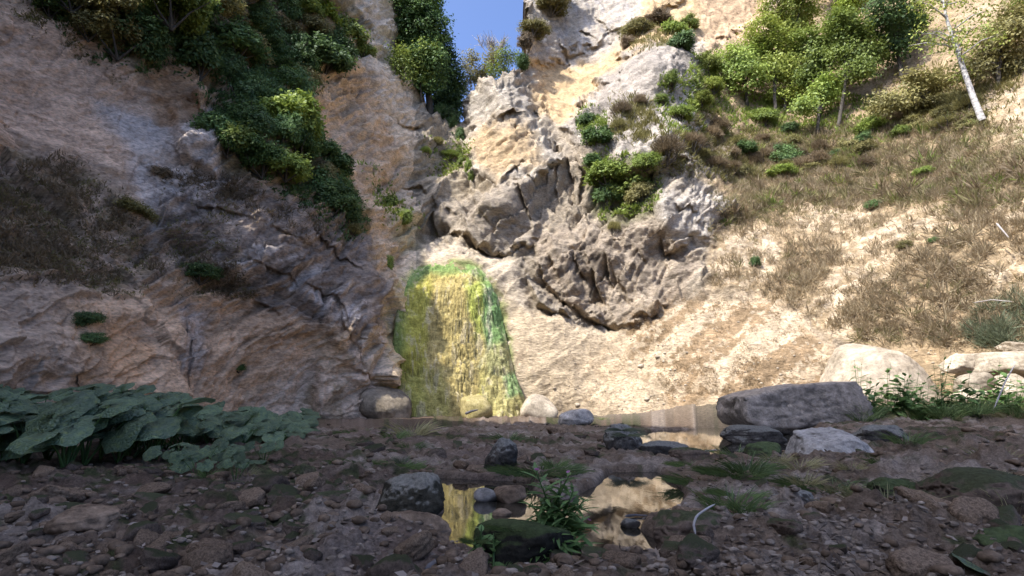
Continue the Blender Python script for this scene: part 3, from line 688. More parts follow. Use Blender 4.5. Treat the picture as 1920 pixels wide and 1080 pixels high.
# ================================================================== MOSS-COVERED FALL
def moss_fall():
    nv, nu = 230, 190
    v = np.linspace(0, 1, nv); u = np.linspace(-1, 1, nu)
    py = 486 + v ** 1.0 * 312
    ys = [486,490,496,506,520,540,560,600,650,700,750,798]
    le = np.interp(py, ys, [838,812,792,774,764,756,748,740,735,737,747,765]); ri = np.interp(py, ys, [850,872,888,905,917,927,934,943,953,966,986,1004])
    px = (le + ri)[:, None] / 2 + (ri - le)[:, None] / 2 * u[None]; py = np.repeat(py[:, None], nu, 1)
    dome = np.sqrt(np.clip(1 - np.abs(u) ** 2.4, 0, 1))[None] * (np.clip(v / .16, 0, 1) ** .5)[:, None]
    Dm = tps(px, py) + .16 - dome * (.6 + 1.25 * v[:, None])
    p = sight(px, py, Dm); n = grid_normals(p)
    s1 = fbm(p * np.array([2.6, 2.6, .30]), 1, 4, 301); s2 = fbm(p * np.array([9, 9, .8]), 1, 4, 303, .6); l1 = fbm(p, 1.6, 4, 306); pit = worley(p * np.array([1, 1, .45]), 5.5, 309)
    core = sstep(28, 5, np.abs(px - (865 + (py - 600) * .05))) * sstep(600, 660, py)
    dsp = .16 * s1 + .07 * s2 + .12 * l1 - .06 * core * (1 - sstep(.0, .16, pit[1] - pit[0])) + .05 * fbm(p, 7, 3, 311)
    p = p + n * (.75 * dsp * np.clip(dome * 2, 0, 1))[..., None]
    wx = px + 9 * fbm(p, 1.2, 4, 320) + 5 * s2; wy = py + 9 * fbm(p, 1.2, 4, 321)
    c = np.empty(p.shape); c[:] = (.42, .35, .09)
    def pt(poly, col, fe=8, by=1):
        nonlocal c
        c = c + (np.array(col) - c) * np.clip(sstep(-fe, fe, sdist(wx, wy, poly)) * by, 0, 1)[..., None]
    pt([(760,480),(940,480),(960,600),(990,800),(740,800),(735,600)], (.36, .34, .06), 5)
    pt([(800,505),(900,505),(915,600),(900,800),(800,800),(795,620)], (.40, .31, .11), 12)
    pt([(770,505),(815,510),(800,600),(800,700),(770,700),(765,600)], (.37, .33, .06), 8, .85)
    pt([(872,530),(905,530),(912,590),(895,640),(878,600)], (.34, .37, .07), 7, .9)
    pt([(770,500),(900,500),(895,522),(775,520)], (.42, .33, .10), 10, .7)
    pt([(740,480),(960,480),(960,560),(930,610),(914,560),(897,524),(855,509),(805,511),(778,530),(755,560),(740,540)], (.17, .265, .08), 9, .9)
    pt([(905,540),(950,540),(965,700),(920,700),(905,640)], (.17, .29, .10), 6, .9)
    pt([(915,545),(920,545),(925,620),(905,690),(900,690),(916,620)], (.42, .42, .26), 3, .7)
    pt([(900,650),(960,640),(1010,800),(920,800)], (.40, .33, .14), 12, .75)
    pt([(945,700),(985,690),(985,740),(950,745)], (.20, .32, .12), 6, .8)
    pt([(725,540),(752,540),(758,640),(752,720),(725,700)], (.14, .20, .06), 10, .8)
    pt([(760,690),(830,690),(850,800),(740,800)], (.33, .30, .08), 10, .7)
    pt([(850,600),(895,600),(905,730),(850,740)], (.13, .115, .06), 6, .75 * sstep(.0, .22, -(pit[1] - pit[0]) + .22) + .25 * sstep(0, .3, s2))
    st = fbm(p * np.array([14, 14, .9]), 1, 4, 330, .65); st2 = fbm(p * np.array([5, 5, .35]), 1, 4, 333, .65)
    c = c * (.98 + .38 * st + .38 * st2)[..., None]
    c = c + (np.array((.42, .35, .22)) - c) * (.6 * sstep(.12, .4, st2 + .5 * st))[..., None]
    lum = c.mean(-1, keepdims=True); c = lum + (c - lum) * .95
    f = grid_faces(nv, nu)
    o = link('mossy_waterfall', mesh_np('mossy_waterfall', p.reshape(-1, 3), f, M['moss_wall'], np.clip(c, .015, .6).reshape(-1, 3)))
    tag(o, 'dome of yellow and green moss on the nearly dry waterfall above the pool', 'waterfall')
    # hanging strands of moss
    N_ = 9000; iv = rng.integers(14, nv - 4, N_); iu = rng.integers(6, nu - 6, N_)
    q = p[iv, iu]; nn = n[iv, iu]; d = np.array([0, 0, -1.]) + nn * .16 + rng.normal(0, .07, (N_, 3))
    L_ = rng.uniform(.15, .5, N_); V, Fc = leaf_quads(q + nn * .01, d, nn + rng.normal(0, .3, (N_, 3)), L_, rng.uniform(.012, .035, N_))
    cc = np.repeat(c[iv, iu] * rng.uniform(.6, 1.45, (N_, 1)), 4, 0)
    s_ = link('moss_strand', mesh_np('moss_strand', V, Fc, M['moss_wall'], np.clip(cc, .01, .6)), o); s_['kind'] = 'stuff'
moss_fall()

# ================================================================== STONES
import bmesh
def ico(sub):
    b = bmesh.new(); bmesh.ops.create_icosphere(b, subdivisions=sub, radius=1); b.verts.ensure_lookup_table()
    v = np.array([q.co[:] for q in b.verts]); f = np.array([[q.index for q in fc.verts] for fc in b.faces]); b.free()
    return unit(v), f
ICO = {k: ico(k) for k in (2, 3, 4, 5)}
def stone_shape(seed, sub=5, planes=None, k=14, nplanes=16, rough=.05, freq=2.2, fmin=.72):
    v, f = ICO[sub]; g = np.random.default_rng(seed)
    if planes is None:
        pn = unit(g.normal(size=(nplanes, 3))); ph = g.uniform(fmin, 1.0, nplanes)
        pn = np.r_[pn, np.eye(3), -np.eye(3)]; ph = np.r_[ph, np.ones(6)]
    else:
        pn = unit(np.array([q[:3] for q in planes], float)); ph = np.array([q[3] for q in planes], float)
    a = np.clip(v @ pn.T, 0, None) / ph
    r = (a ** k).sum(1) ** (-1 / k); p = v * r[:, None]
    o = g.uniform(-50, 50, 3)
    p = p + v * (rough * fbm(p + o, freq, 5, seed, .55) + rough * .5 * ridged(p + o, freq * 1.7, 3, seed + 3))[:, None]
    if sub >= 4:
        f1_, e_, _ = facets(p + o, 2.4, seed, .5, .3); p = p + v * (rough * 1.1 * f1_ + rough * .8 * lfbm(p + o, 2.2, 4, seed + 9, .6) - rough * .5 * (1 - sstep(0, .08, e_)))[:, None]
    lo, hi = p.min(0), p.max(0)
    return (p - (lo + hi) / 2) / ((hi - lo) / 2), f
def boulder(name, label, bb, mat, D=None, z=0.0, deep=.8, seed=1, planes=None, k=14, rough=.05, sink=.12, yaw=0, sub=5, cat='boulder', group=None, nplanes=16):
    x0, y0, x1, y1 = bb; xm = (x0 + x1) / 2
    if D is None: D = float(ground_pt(xm, y1, z)[1])
    a, b = sight(x0, y1, D), sight(x1, y1, D); W0 = np.linalg.norm(b - a); zb = a[2]; Dc = D + W0 / 2 * deep * .6
    a, b = sight(x0, y1, Dc), sight(x1, y1, Dc); W = np.linalg.norm(b - a); H = sight(xm, y0, Dc)[2] - zb
    p, f = stone_shape(seed, sub, planes, k, nplanes, rough)
    if yaw and planes is None: p = rot(p, 'Z', yaw); p /= np.abs(p).max(0)
    Hs = H * (1 + sink); p = p * np.array([W / 2, W / 2 * deep, Hs / 2])
    me = mesh_np(name, p + np.array([0, 0, Hs / 2]), f, mat)
    o = link(name, me); o.location = (float((a[0] + b[0]) / 2), Dc, float(zb - H * sink))
    return tag(o, label, cat, group)

M['st_dark'] = stone_mat('dark_mossy_stone', (.018, .016, .010), (.07, .06, .042), (.20, .18, .145), .36, 9, .8, .02)
M['st_wet'] = stone_mat('dark_wet_stone', (.022, .019, .016), (.095, .083, .07), (.15, .14, .12), .45, 9)
M['st_moss'] = stone_mat('moss_covered_stone', (.02, .018, .014), (.06, .052, .04), (.06, .075, .03), .7, 9)
M['st_grey'] = stone_mat('grey_limestone', (.13, .115, .10), (.36, .325, .285), None, .5, 6)
M['st_slab'] = stone_mat('grey_slab_stone', (.10, .085, .07), (.31, .26, .215), (.32, .26, .20), .25, 2.4, 1.0, .09)
M['st_pale'] = stone_mat('pale_limestone', (.18, .145, .10), (.39, .32, .235), None, .5, 1.6, 1.0, .08)
M['st_cream'] = stone_mat('cream_limestone', (.21, .17, .12), (.43, .36, .265), None, .5, 3, .6, .03)
M['st_yellow'] = stone_mat('yellow_stained_stone', (.22, .18, .06), (.40, .33, .16), None, .5, 4, .6, .03)
M['st_brown'] = stone_mat('brown_cobble', (.055, .036, .023), (.22, .152, .10), None, .5, 9, .7, .01)
M['st_grit'] = stone_mat('pale_grit', (.07, .05, .036), (.26, .205, .155), None, .5, 14, .6, .006)
M['st_mud'] = stone_mat('muddy_cobble', (.055, .04, .029), (.16, .115, .085), (.05, .052, .025), .25, 11, .7, .01)

_o = [(1366,742),(1390,736),(1440,727),(1500,721),(1560,717),(1590,717),(1598,742),(1606,780),(1602,800),(1540,808),(1450,802),(1405,794),(1376,788),(1362,772)]
_q = np.array([((x - 1484) / 120, (762.5 - y) / 45.5) for x, y in _o]); SLAB = []
for k in range(len(_q)):
    e = _q[(k + 1) % len(_q)] - _q[k]; nn = np.array([-e[1], e[0]]); nn /= -np.linalg.norm(nn); hh = nn @ _q[k]
    if hh < 0: nn, hh = -nn, -hh
    SLAB.append((nn[0], .0, nn[1], hh))
SLAB += [(0, -1, .10, .80), (0, 1, .05, .85), (-.5, -.8, .1, 1.2), (.55, -.8, .15, 1.25), (.1, -.7, -.7, 1.0)]
boulder('boulder', 'huge grey slab boulder in shade at the far side of the back puddle', (1364,716,1604,812), M['st_slab'], z=.02, deep=.65, seed=5, planes=SLAB, k=90, rough=.06)
boulder('boulder', 'flat dark ledge stone under the left end of the huge grey slab', (1352,796,1462,832), M['st_wet'], z=.0, deep=.7, seed=6, rough=.06)
boulder('boulder', 'large sunlit cream boulder with a rounded back below the dry slope', (1552,638,1772,752), M['st_pale'], D=14.4, deep=.7, seed=8, k=7, rough=.045, planes=[(-.1,-.3,1,.9),(0,-1,.35,.9),(-1,-.1,.45,.9),(1,-.1,.55,.9),(.5,-.2,1,.93),(-.55,-.5,.75,.86),(0,1,0,1),(0,0,-1,1),(.6,-.7,.3,1)])
BLK = [(0,0,1,.9),(0,-1,.05,.95),(-1,-.3,.1,.95),(1,0,.1,1),(0,1,0,1),(0,0,-1,.95),(-.6,-.6,.35,1.0),(-.5,-.4,-.7,1)]
boulder('stone_block', 'squared cream stone block on top of the pile at the right edge', (1822,660,1975,704), M['st_cream'], D=13.0, deep=.6, seed=12, planes=BLK, k=24, rough=.03, cat='stone')
boulder('stone_block', 'low broken cream stone under the squared block', (1796,698,1872,738), M['st_cream'], D=12.6, deep=.8, seed=13, k=22, rough=.06, cat='stone')
boulder('stone_block', 'cream stone partly hidden by grass at the right edge', (1858,700,1950,760), M['st_cream'], D=12.3, deep=.8, seed=14, k=22, rough=.06, cat='stone')
boulder('stone_block', 'small cream stone wedged between the sunlit boulder and the squared block', (1768,664,1832,700), M['st_cream'], D=13.6, deep=.9, seed=15, k=22, rough=.06, cat='stone')
boulder('stone_block', 'dark edged stone above the squared block at the right edge', (1876,640,1945,664), M['st_pale'], D=13.3, deep=.8, seed=16, k=22, rough=.08, cat='stone')
boulder('stone_block', 'pale flat stone at the foot of the pile behind the green weeds', (1780,728,1852,764), M['st_cream'], D=12.4, deep=.8, seed=17, k=20, rough=.06, cat='stone')
boulder('boulder', 'smooth pale grey boulder at the edge of the pool near the middle', (1046,766,1114,802), M['st_grey'], z=.02, deep=.8, seed=21, k=9, rough=.04)
boulder('boulder', 'dark boulder with a grey cap standing alone mid bank', (905,820,982,886), M['st_wet'], z=.03, deep=.85, seed=35, k=8, rough=.09, yaw=.6)
boulder('boulder', 'dark mossy boulder with pale lichen top beside the yellow reflection', (699,884,835,996), M['st_dark'], z=.0, deep=.9, seed=46, k=8, rough=.07, yaw=.3)
boulder('boulder', 'moss covered boulder under the pink flowered plant at the front', (884,972,1078,1085), M['st_moss'], z=.0, deep=.7, seed=51, k=8, rough=.07)
boulder('boulder', 'dark rock half buried on the right shore of the front puddle', (1222,952,1400,1056), M['st_mud'], z=-.01, deep=.75, seed=57, k=8, rough=.09)
boulder('boulder', 'flat pale grey rock with dark cracks in front of the huge slab', (1486,802,1645,872), M['st_grey'], z=.03, deep=.7, seed=61, k=16, rough=.09, planes=[(-.15,-.3,1,.5),(.25,-.35,1,.62),(0,-1,.3,.8),(-1,0,.3,.95),(1,0,.4,.95),(0,1,0,1),(0,0,-1,1),(-.6,-.6,.5,.85),(.5,-.7,.4,.85)])
boulder('boulder', 'dark rock leaning behind the flat pale grey rock', (1598,796,1704,846), M['st_wet'], z=.06, deep=.7, seed=63, k=16, rough=.08)
boulder('boulder', 'grey rock with grass at its foot beyond the back puddle end', (1395,828,1476,886), M['st_moss'], z=.0, deep=.8, seed=66, k=12, rough=.07)
boulder('boulder', 'big brown mossy boulder at the right edge above the front bank', (1742,876,1990,985), M['st_mud'], z=.05, deep=.7, seed=71, k=8, rough=.08)
boulder('boulder', 'dark rock hung with dead grass left of the back puddle', (1130,794,1206,852), M['st_wet'], z=.0, deep=.8, seed=79, k=4, rough=.10)
boulder('boulder', 'low dark rock at the front of the back puddle', (1195,826,1290,862), M['st_wet'], z=-.01, deep=.6, seed=77, k=9, rough=.08)
boulder('boulder', 'small brown rock on the bank in front of the back puddle', (1255,838,1330,872), M['st_mud'], z=.0, deep=.6, seed=78, k=9, rough=.08)
boulder('boulder', 'round mud rock low in the left foreground corner', (560,985,660,1040), M['st_mud'], z=.03, deep=.8, seed=81, k=8, rough=.07)
boulder('boulder', 'low brown rock in front of the lichen topped boulder', (680,958,845,1075), M['st_brown'], z=-.02, D=2.45, deep=.7, seed=83, k=7, rough=.09)
boulder('boulder', 'brown rock below the dry leaves at the right foreground', (1500,985,1610,1040), M['st_mud'], z=.03, deep=.8, seed=85, k=9, rough=.08)
boulder('boulder', 'grass topped mud hummock in the right foreground', (1650,948,1856,1105), M['st_moss'], z=.0, D=2.3, deep=.9, seed=87, k=7, rough=.08)
boulder('boulder', 'dark angular rock on the mud left of the big mossy boulder', (1640,896,1742,962), M['st_moss'], z=.05, deep=.8, seed=101, k=9, rough=.09)
boulder('boulder', 'dark wet rock between the flat grey rock and the thin white twig', (1440,918,1532,978), M['st_wet'], z=.05, deep=.8, seed=103, k=9, rough=.09)
boulder('boulder', 'dark mossy rock cut by the lower right corner', (1830,985,1990,1090), M['st_moss'], z=.02, deep=.8, seed=105, k=8, rough=.09)
boulder('boulder', 'half buried dark stone left of the lichen topped boulder', (590,918,672,962), M['st_mud'], z=.03, deep=.8, seed=107, k=9, rough=.09)
boulder('boulder', 'flat dark stone in the far left foreground', (90,948,215,1008), M['st_brown'], z=.06, deep=.8, seed=109, k=9, rough=.10)
boulder('stone', 'grey round stone at the top edge of the front puddle', (888,914,934,944), M['st_grey'], z=-.01, deep=.8, seed=91, k=8, sub=4, cat='stone')
boulder('stone', 'knobbly grey stone right of the round stone at the puddle edge', (925,910,988,946), M['st_brown'], z=-.01, deep=.8, seed=92, k=12, sub=4, cat='stone')
boulder('stone', 'flat wet stone lying in the shallow middle of the front puddle', (922,954,960,970), M['st_brown'], z=-.01, deep=.8, seed=93, k=10, sub=4, cat='stone')
boulder('stone', 'small dark stone standing in the tan reflection', (1165,972,1200,994), M['st_wet'], z=-.01, deep=.8, seed=94, k=10, sub=4, cat='stone')
boulder('stone', 'yellow stained boulder at the foot of the mossy fall', (862,740,924,794), M['st_yellow'], D=17.7, deep=.8, seed=95, k=9, sub=4, cat='stone')
boulder('stone', 'cream stone at the pool edge right of the mossy fall', (975,738,1046,794), M['st_cream'], D=18.3, deep=.8, seed=96, k=8, sub=4, cat='stone')
boulder('stone', 'pale knob of rock in shade at the left foot of the fall', (676,724,772,796), M['st_pale'], D=17.8, deep=.8, seed=99, k=6, sub=4, cat='stone')

# ---- cobbles of the bed: the larger ones one by one, the rest together
CMESH = []
for k in range(8):
    p, f = stone_shape(400 + k, 4, None, 10, 12, .13, 1.6)
    CMESH.append([mesh_np('cobble', p * np.array([1, .8, .6]), f, m_) for m_ in (M['st_brown'], M['st_mud'])])
def on_ground(x, y):
    return float(ground_z(np.array([x]), np.array([y]))[0])
LANDMARKS = [('the lichen topped boulder', 767, 985), ('the lone grey capped boulder', 943, 884), ('the huge grey slab', 1480, 812), ('the mossy boulder with pink flowers', 965, 1070), ('the bent driftwood stick', 1303, 1000),
    ('the flat pale grey rock', 1565, 872), ('the grass topped mud hummock', 1745, 1060), ('the big mossy boulder at the right', 1850, 970), ('the large round leaves', 200, 890), ('the small round leaves', 470, 880), ('the pale pool boulder', 1080, 802),
    ('the pale twig on the left mud', 350, 1025), ('the dead grass rock', 1165, 850), ('the mud rock at lower left', 610, 1035), ('the green grass tuft by the driftwood', 1390, 1005), ('the thin white twig', 1575, 975), ('the weeds at the right edge', 1780, 806), ('the low weeds at the pool edge', 690, 812)]
cnt = 0; tries = 0
taken = []
while cnt < 220 and tries < 6000:
    tries += 1
    px = rnd.uniform(-10, 1930); py = 800 + 360 * rnd.random() ** 1.2
    q = ground_pt(px, py); x, y = q[0], q[1]
    if y > 11 or (x > 3 and y > 7.5): continue
    r_ = rnd.uniform(.022, .055) * (1 + 1.3 * min(y, 8) / 8) * (1.6 if rnd.random() < .10 else 1)
    X_, Y_ = np.array([x]), np.array([y])
    inw = max(float(sdist(X_, Y_, P_)[0]) for P_ in (PUD_MAIN, PUD_BACK, PUD_SMALL))
    if px > 1150 and rnd.random() < .6: continue
    if inw > -.03 - r_ * 1.5 and rnd.random() > .03: continue
    if px < 560 and 730 < py < 880 and rnd.random() < .8: continue
    if any((x - a) ** 2 + (y - b) ** 2 < (.7 * (r_ + c)) ** 2 for a, b, c in taken): continue
    taken.append((x, y, r_))
    lm = min(LANDMARKS, key=lambda q: (px - q[1]) ** 2 + (3 * (py - q[2])) ** 2); dx, dy = px - lm[1], py - lm[2]
    rel = ('left of' if dx < 0 else 'right of') if abs(dx) > 1.6 * abs(dy) else ('in front of' if dy > 0 else 'behind')
    rel = ('well ' if math.hypot(dx, 2 * dy) > 150 else '') + rel; brown = rnd.random() < .5
    o = link('cobble', CMESH[cnt % 8][0 if brown else 1]); cnt += 1
    s_ = r_ * rnd.uniform(.8, 1.2)
    o.scale = (s_ * rnd.uniform(.8, 1.4), s_, s_ * rnd.uniform(.7, 1.1)); o.rotation_euler = (rnd.uniform(-.4, .4), rnd.uniform(-.4, .4), rnd.uniform(0, 6.28))
    o.location = (x, y, on_ground(x, y) + s_ * .02)
    big_ = r_ / y * F; sz_ = 'tiny' if big_ < 9 else 'small' if big_ < 14 else 'middling' if big_ < 21 else 'large'
    lb = f"{sz_} {'brown' if brown else 'mud coated'} cobble {rel} {lm[0]}"; tag(o, lb, 'cobble', f"{'brown' if brown else 'mud coated'} cobbles, {sz_}, {rel} {lm[0]}")
# pebbles
N_ = 1200; py = 800 + 380 * rng.random(N_) ** 1.1; px = rng.uniform(-40, 1960, N_)
pp = np.array([ground_pt(a, b) for a, b in zip(px, py)]); gz = ground_z(pp[:, 0], pp[:, 1]); ok = (gz > .0) & (pp[:, 1] < 12) & ~((pp[:, 0] > 3) & (pp[:, 1] > 7.5)) & ((px < 1150) | (rng.random(len(px)) < .3))
pp, gz = pp[ok], gz[ok]; v0, f0 = ICO[2]; V, Fc = [], []
pv = [stone_shape(500 + k, 2, None, 8, 9, .08, 1.4)[0] for k in range(6)]
for k in range(len(pp)):
    s_ = rng.uniform(.008, .024) * (1 + pp[k, 1] / 7); a = rng.uniform(0, 6.28)
    q = pv[k % 6] * np.array([s_ * rng.uniform(.8, 1.5), s_, s_ * .6]); q = np.stack([q[:, 0] * math.cos(a) - q[:, 1] * math.sin(a), q[:, 0] * math.sin(a) + q[:, 1] * math.cos(a), q[:, 2]], 1)
    V.append(q + np.array([pp[k, 0], pp[k, 1], gz[k] + s_ * .2])); Fc.append(f0 + k * len(v0))
tag(link('gravel', mesh_np('gravel', np.concatenate(V), np.concatenate(Fc), M['st_brown'])), kind='stuff')

N_ = 800; px = rng.uniform(1010, 1930, N_); py = rng.uniform(480, 790, N_); sp_, sn_ = on_cliff_many(px, py); k = fbm(sp_, 1.1, 3, 850) + .002 * (py - 640) > rng.uniform(-.2, .35, N_); k &= (sdist(px, py, FAN) > 0) | (sdist(px, py, SLOPE) > 0); sp_ = sp_[k]; V, Fc = [], []
for i in range(len(sp_)):
    s_ = rng.uniform(.015, .04) * (1 + 1.5 * (rng.random() < .06)); q = rot(pv[i % 6], 'Z', rng.uniform(0, 6)) * np.array([s_ * 1.2, s_, s_ * .8]); V.append(q + sp_[i]); Fc.append(f0 + i * len(v0))
tag(link('scree', mesh_np('scree', np.concatenate(V), np.concatenate(Fc), M['st_cream'])), kind='stuff')

N_ = 1900; py = 880 + 300 * rng.random(N_) ** .8; px = rng.uniform(-40, 1960, N_); pp = np.array([ground_pt(a, b) for a, b in zip(px, py)]); gz = ground_z(pp[:, 0], pp[:, 1]); ok = gz > .0; pp, gz = pp[ok], gz[ok]; V, Fc = [], []
for k in range(len(pp)):
    s_ = rng.uniform(.003, .010) * (1 + pp[k, 1] / 5); q = rot(pv[k % 6], 'Z', rng.uniform(0, 6)) * np.array([s_ * 1.3, s_, s_ * .7]); V.append(q + np.array([pp[k, 0], pp[k, 1], gz[k] + s_ * .2])); Fc.append(f0 + k * len(v0))
tag(link('grit', mesh_np('grit', np.concatenate(V), np.concatenate(Fc), M['st_grit'])), kind='stuff')

# ================================================================== PLANTS
def clump_leaves(centres, rc, n, size, up=.5, droop=.3, aspect=.55, core=None, seed=0):
    """leaves gathered in clumps; colour value lighter at random"""
    g = np.random.default_rng(seed); K = len(centres)
    c = np.repeat(centres, n, 0); off = g.normal(0, 1, (K * n, 3)) * np.repeat(np.broadcast_to(rc, (K,)), n)[:, None] * np.array([.62, .62, .5])
    p = c + off; mid = centres.mean(0) if core is None else core
    out = unit(c - mid) + .6 * unit(off)
    nr = unit(out * .6 + np.array([0, 0, up]) + g.normal(0, .45, p.shape)); d = unit(np.cross(nr, g.normal(size=p.shape)) + np.array([0, 0, -droop]) + .3 * out)
    L_ = size * g.uniform(.6, 1.3, len(p)); V, Fc = leaf_quads(p, d, nr, L_, L_ * aspect)
    val = np.clip(np.repeat(g.uniform(0, .7, K), n) + g.uniform(-.15, .45, len(p)), 0, 1)
    return V, Fc, np.repeat(np.repeat(val[:, None], 4, 0), 3, 1)
def ell_points(n, seed, inner=.35, flat=-.4):
    g = np.random.default_rng(seed); v = unit(g.normal(size=(n * 3, 3))); v = v[v[:, 2] > flat][:n]
    r_ = (inner + (1 - inner) * g.random(len(v)) ** .5) * (.72 + .38 * fbm(v * 1.0 + seed, 1.6, 3, seed)); return v * r_[:, None]
SHRUB = {}
def shrub_mesh(kind, mat, k):
    key = (kind, mat, k)
    if key in SHRUB: return SHRUB[key]
    if kind == 'bush': V, Fc, c = clump_leaves(ell_points(100, k), .19, 52, .15, seed=k)
    elif kind == 'fine': V, Fc, c = clump_leaves(ell_points(130, k + 20), .16, 60, .10, seed=k + 20)
    elif kind == 'hang':
        ct = ell_points(100, k + 40, .2, -1) * np.array([.7, .7, 1.25]); V, Fc, c = clump_leaves(ct, .17, 48, .14, .25, 1.2, .4, seed=k + 40)
    elif kind == 'twiggy':
        g = np.random.default_rng(k + 60); n = 2600; ct = ell_points(n, k + 60, .1, -.2)
        d = unit(ct + g.normal(0, .35, ct.shape) + np.array([0, 0, .5])); V, Fc = leaf_quads(ct * .8, d, g.normal(size=ct.shape), g.uniform(.10, .32, len(ct)), g.uniform(.012, .035, len(ct)))
        c = np.repeat(np.repeat(np.clip(g.uniform(0, 1, (len(ct), 1)), 0, 1), 4, 0), 3, 1)
    me = mesh_np('foliage', V, Fc, M[mat], c, False); SHRUB[key] = me; return me
STEMS = None
def stem_mesh():
    global STEMS
    if STEMS is None:
        g = np.random.default_rng(3); paths = []
        for k in range(9):
            e = unit(g.normal(size=3) + np.array([0, 0, .9])) * g.uniform(.6, .9); m_ = e * .5 + g.normal(0, .08, 3)
            paths.append(([(0, 0, -.75), m_ - np.array([0, 0, .35]), e], [.035, .022, .008]))
        v, f = tubes(paths, 5); STEMS = mesh_np('stem', v, f, M['bark'])
    return STEMS
nshrub = 0
def shrub(px, py, r, kind, mat, label, group=None, name='shrub', sx=1, sz=1, out=.35, cat='shrub'):
    """a shrub rooted in the cliff where the sight line meets it; r in sight units"""
    global nshrub
    p, n = on_cliff(px, py); R_ = r / F * p[1] * 1.32
    t = empty(name, p + n * R_ * out, rnd.uniform(0, 6.28)); t.scale = (R_ * sx * rnd.uniform(.8, 1.3), R_ * sx * rnd.uniform(.8, 1.2), R_ * sz * rnd.uniform(.7, 1.1))
    t.rotation_euler = (rnd.uniform(-.25, .25), rnd.uniform(-.25, .25), rnd.uniform(0, 6.28))
    tag(t, label, cat, group); link('foliage', shrub_mesh(kind, mat, nshrub % 3), t); link('stem', stem_mesh(), t); nshrub += 1
    return t
def fill(poly, n, rr_, kinds, label, group, name='shrub', mind=.55, **kw):
    xs = [q[0] for q in poly]; ys = [q[1] for q in poly]; got = []; tr = 0
    while len(got) < n and tr < 4000:
        tr += 1; x, y = rnd.uniform(min(xs), max(xs)), rnd.uniform(min(ys), max(ys)); r = rnd.uniform(*rr_)
        if sdist(np.array([x]), np.array([y]), poly)[0] < r * .3: continue
        if any((x - a) ** 2 + (y - b) ** 2 < (mind * (r + c)) ** 2 for a, b, c in got): continue
        got.append((x, y, r)); k, m_ = rnd.choice(kinds); shrub(x, y, r, k, m_, label, group, name, **kw)

# -- left: fringe along the top of the shaded cliff
K1 = [('bush','dark'),('bush','dark'),('fine','mid'),('hang','dark'),('fine','evergreen'),('hang','dark'),('fine','olive')]
for pl, n, lb, gr in [
    ([(10,-70),(90,30),(190,80),(210,-70)], 14, 'dark shrub at the far left end of the cliff top fringe', 'fringe shrubs, far left end'),
    ([(190,-70),(190,85),(255,140),(285,105),(330,95),(330,-70)], 16, 'dark shrub in the deepest sag of the cliff top fringe above the pinkish rock', 'fringe shrubs above the pinkish rock'),
    ([(320,-70),(320,95),(420,125),(450,165),(470,60),(460,-60)], 18, 'dark shrub in the fringe above the small overhanging knob of rock', 'fringe shrubs above the overhanging knob'),
    ([(450,-60),(450,180),(500,205),(565,195),(610,155),(640,110),(640,60),(580,40),(570,-60)], 38, 'shrub in the right end of the fringe below the bright yellow green one', 'fringe shrubs at the right end')]:
    right = 'right end' in gr; fill(pl, n, (28, 46) if right else (30, 60), K1, lb, gr, mind=.40, out=.05 if right else .35)
K2 = [('hang','olive'),('hang','dark'),('bush','dark'),('fine','dark'),('fine','evergreen')]
for pl, n, lb, gr in [
    ([(440,150),(560,180),(600,260),(500,260),(450,240)], 17, 'olive or dark shrub at the top of the hanging strip on the left cliff', 'hanging strip shrubs, top'),
    ([(530,250),(600,260),(650,340),(600,380),(540,330)], 15, 'olive or dark shrub halfway down the hanging strip on the left cliff', 'hanging strip shrubs, middle'),
    ([(580,350),(630,335),(655,400),(635,440),(595,400)], 11, 'olive or dark shrub near the lower tip of the hanging strip', 'hanging strip shrubs, lower tip')]:
    fill(pl, n, (24, 44), K2, lb, gr, mind=.38, out=.1)
fill([(405,230),(470,225),(560,240),(570,310),(500,345),(410,320)], 12, (26, 46), [('bush','dark'),('bush','mid'),('fine','evergreen')],
     'dark green bush in the cluster growing out of the middle of the left cliff', 'bush cluster in the middle of the left cliff', mind=.45)
shrub(608, 40, 30, 'bush', 'lime', 'bright yellow green shrub catching the sun on the left cliff top')
shrub(660, 70, 36, 'bush', 'mid', 'green shrub below the bright yellow one on the left cliff')
shrub(640, 112, 34, 'fine', 'dark', 'dark shrub overhanging the tan alcove of the left cliff')
shrub(690, 105, 24, 'fine', 'mid', 'small sunlit green shrub at the edge of the pale rib of rock')
for x, y, r, l in [(735,385,22,'ivy tuft on the shaded corner left of the basin, upper one'),(748,415,18,'ivy tuft just above the shadow edge left of the basin'),(722,350,18,'thin green tuft on the corner wall above the ivy'),(728,490,14,'dark tuft in the hollow left of the mossy dome')]:
    shrub(x, y, r, 'hang', 'mid', l, name='ivy_tuft', out=.15, cat='ivy')
for x, y, r, m_, l in [(165,600,30,'dark','dark green fern patch low on the earthy left cliff'),(170,635,22,'dark','lower small fern patch on the earthy left cliff'),(375,515,30,'evergreen','dark brush in the black rock band of the left cliff'),(455,690,14,'evergreen','dark moss hollow near the foot of the left cliff'),
                    (250,400,34,'olive','withered brush beside the grey rock of the left cliff'),(300,330,22,'heath','brown dead brush under the grey rock of the left cliff'),(640,400,22,'dark','dark bush at the lower tip of the hanging strip'),(650,440,24,'olive','olive tuft hanging lowest on the left cliff')]:
    shrub(x, y, r, 'fine', m_, l, out=.05, sz=.7)
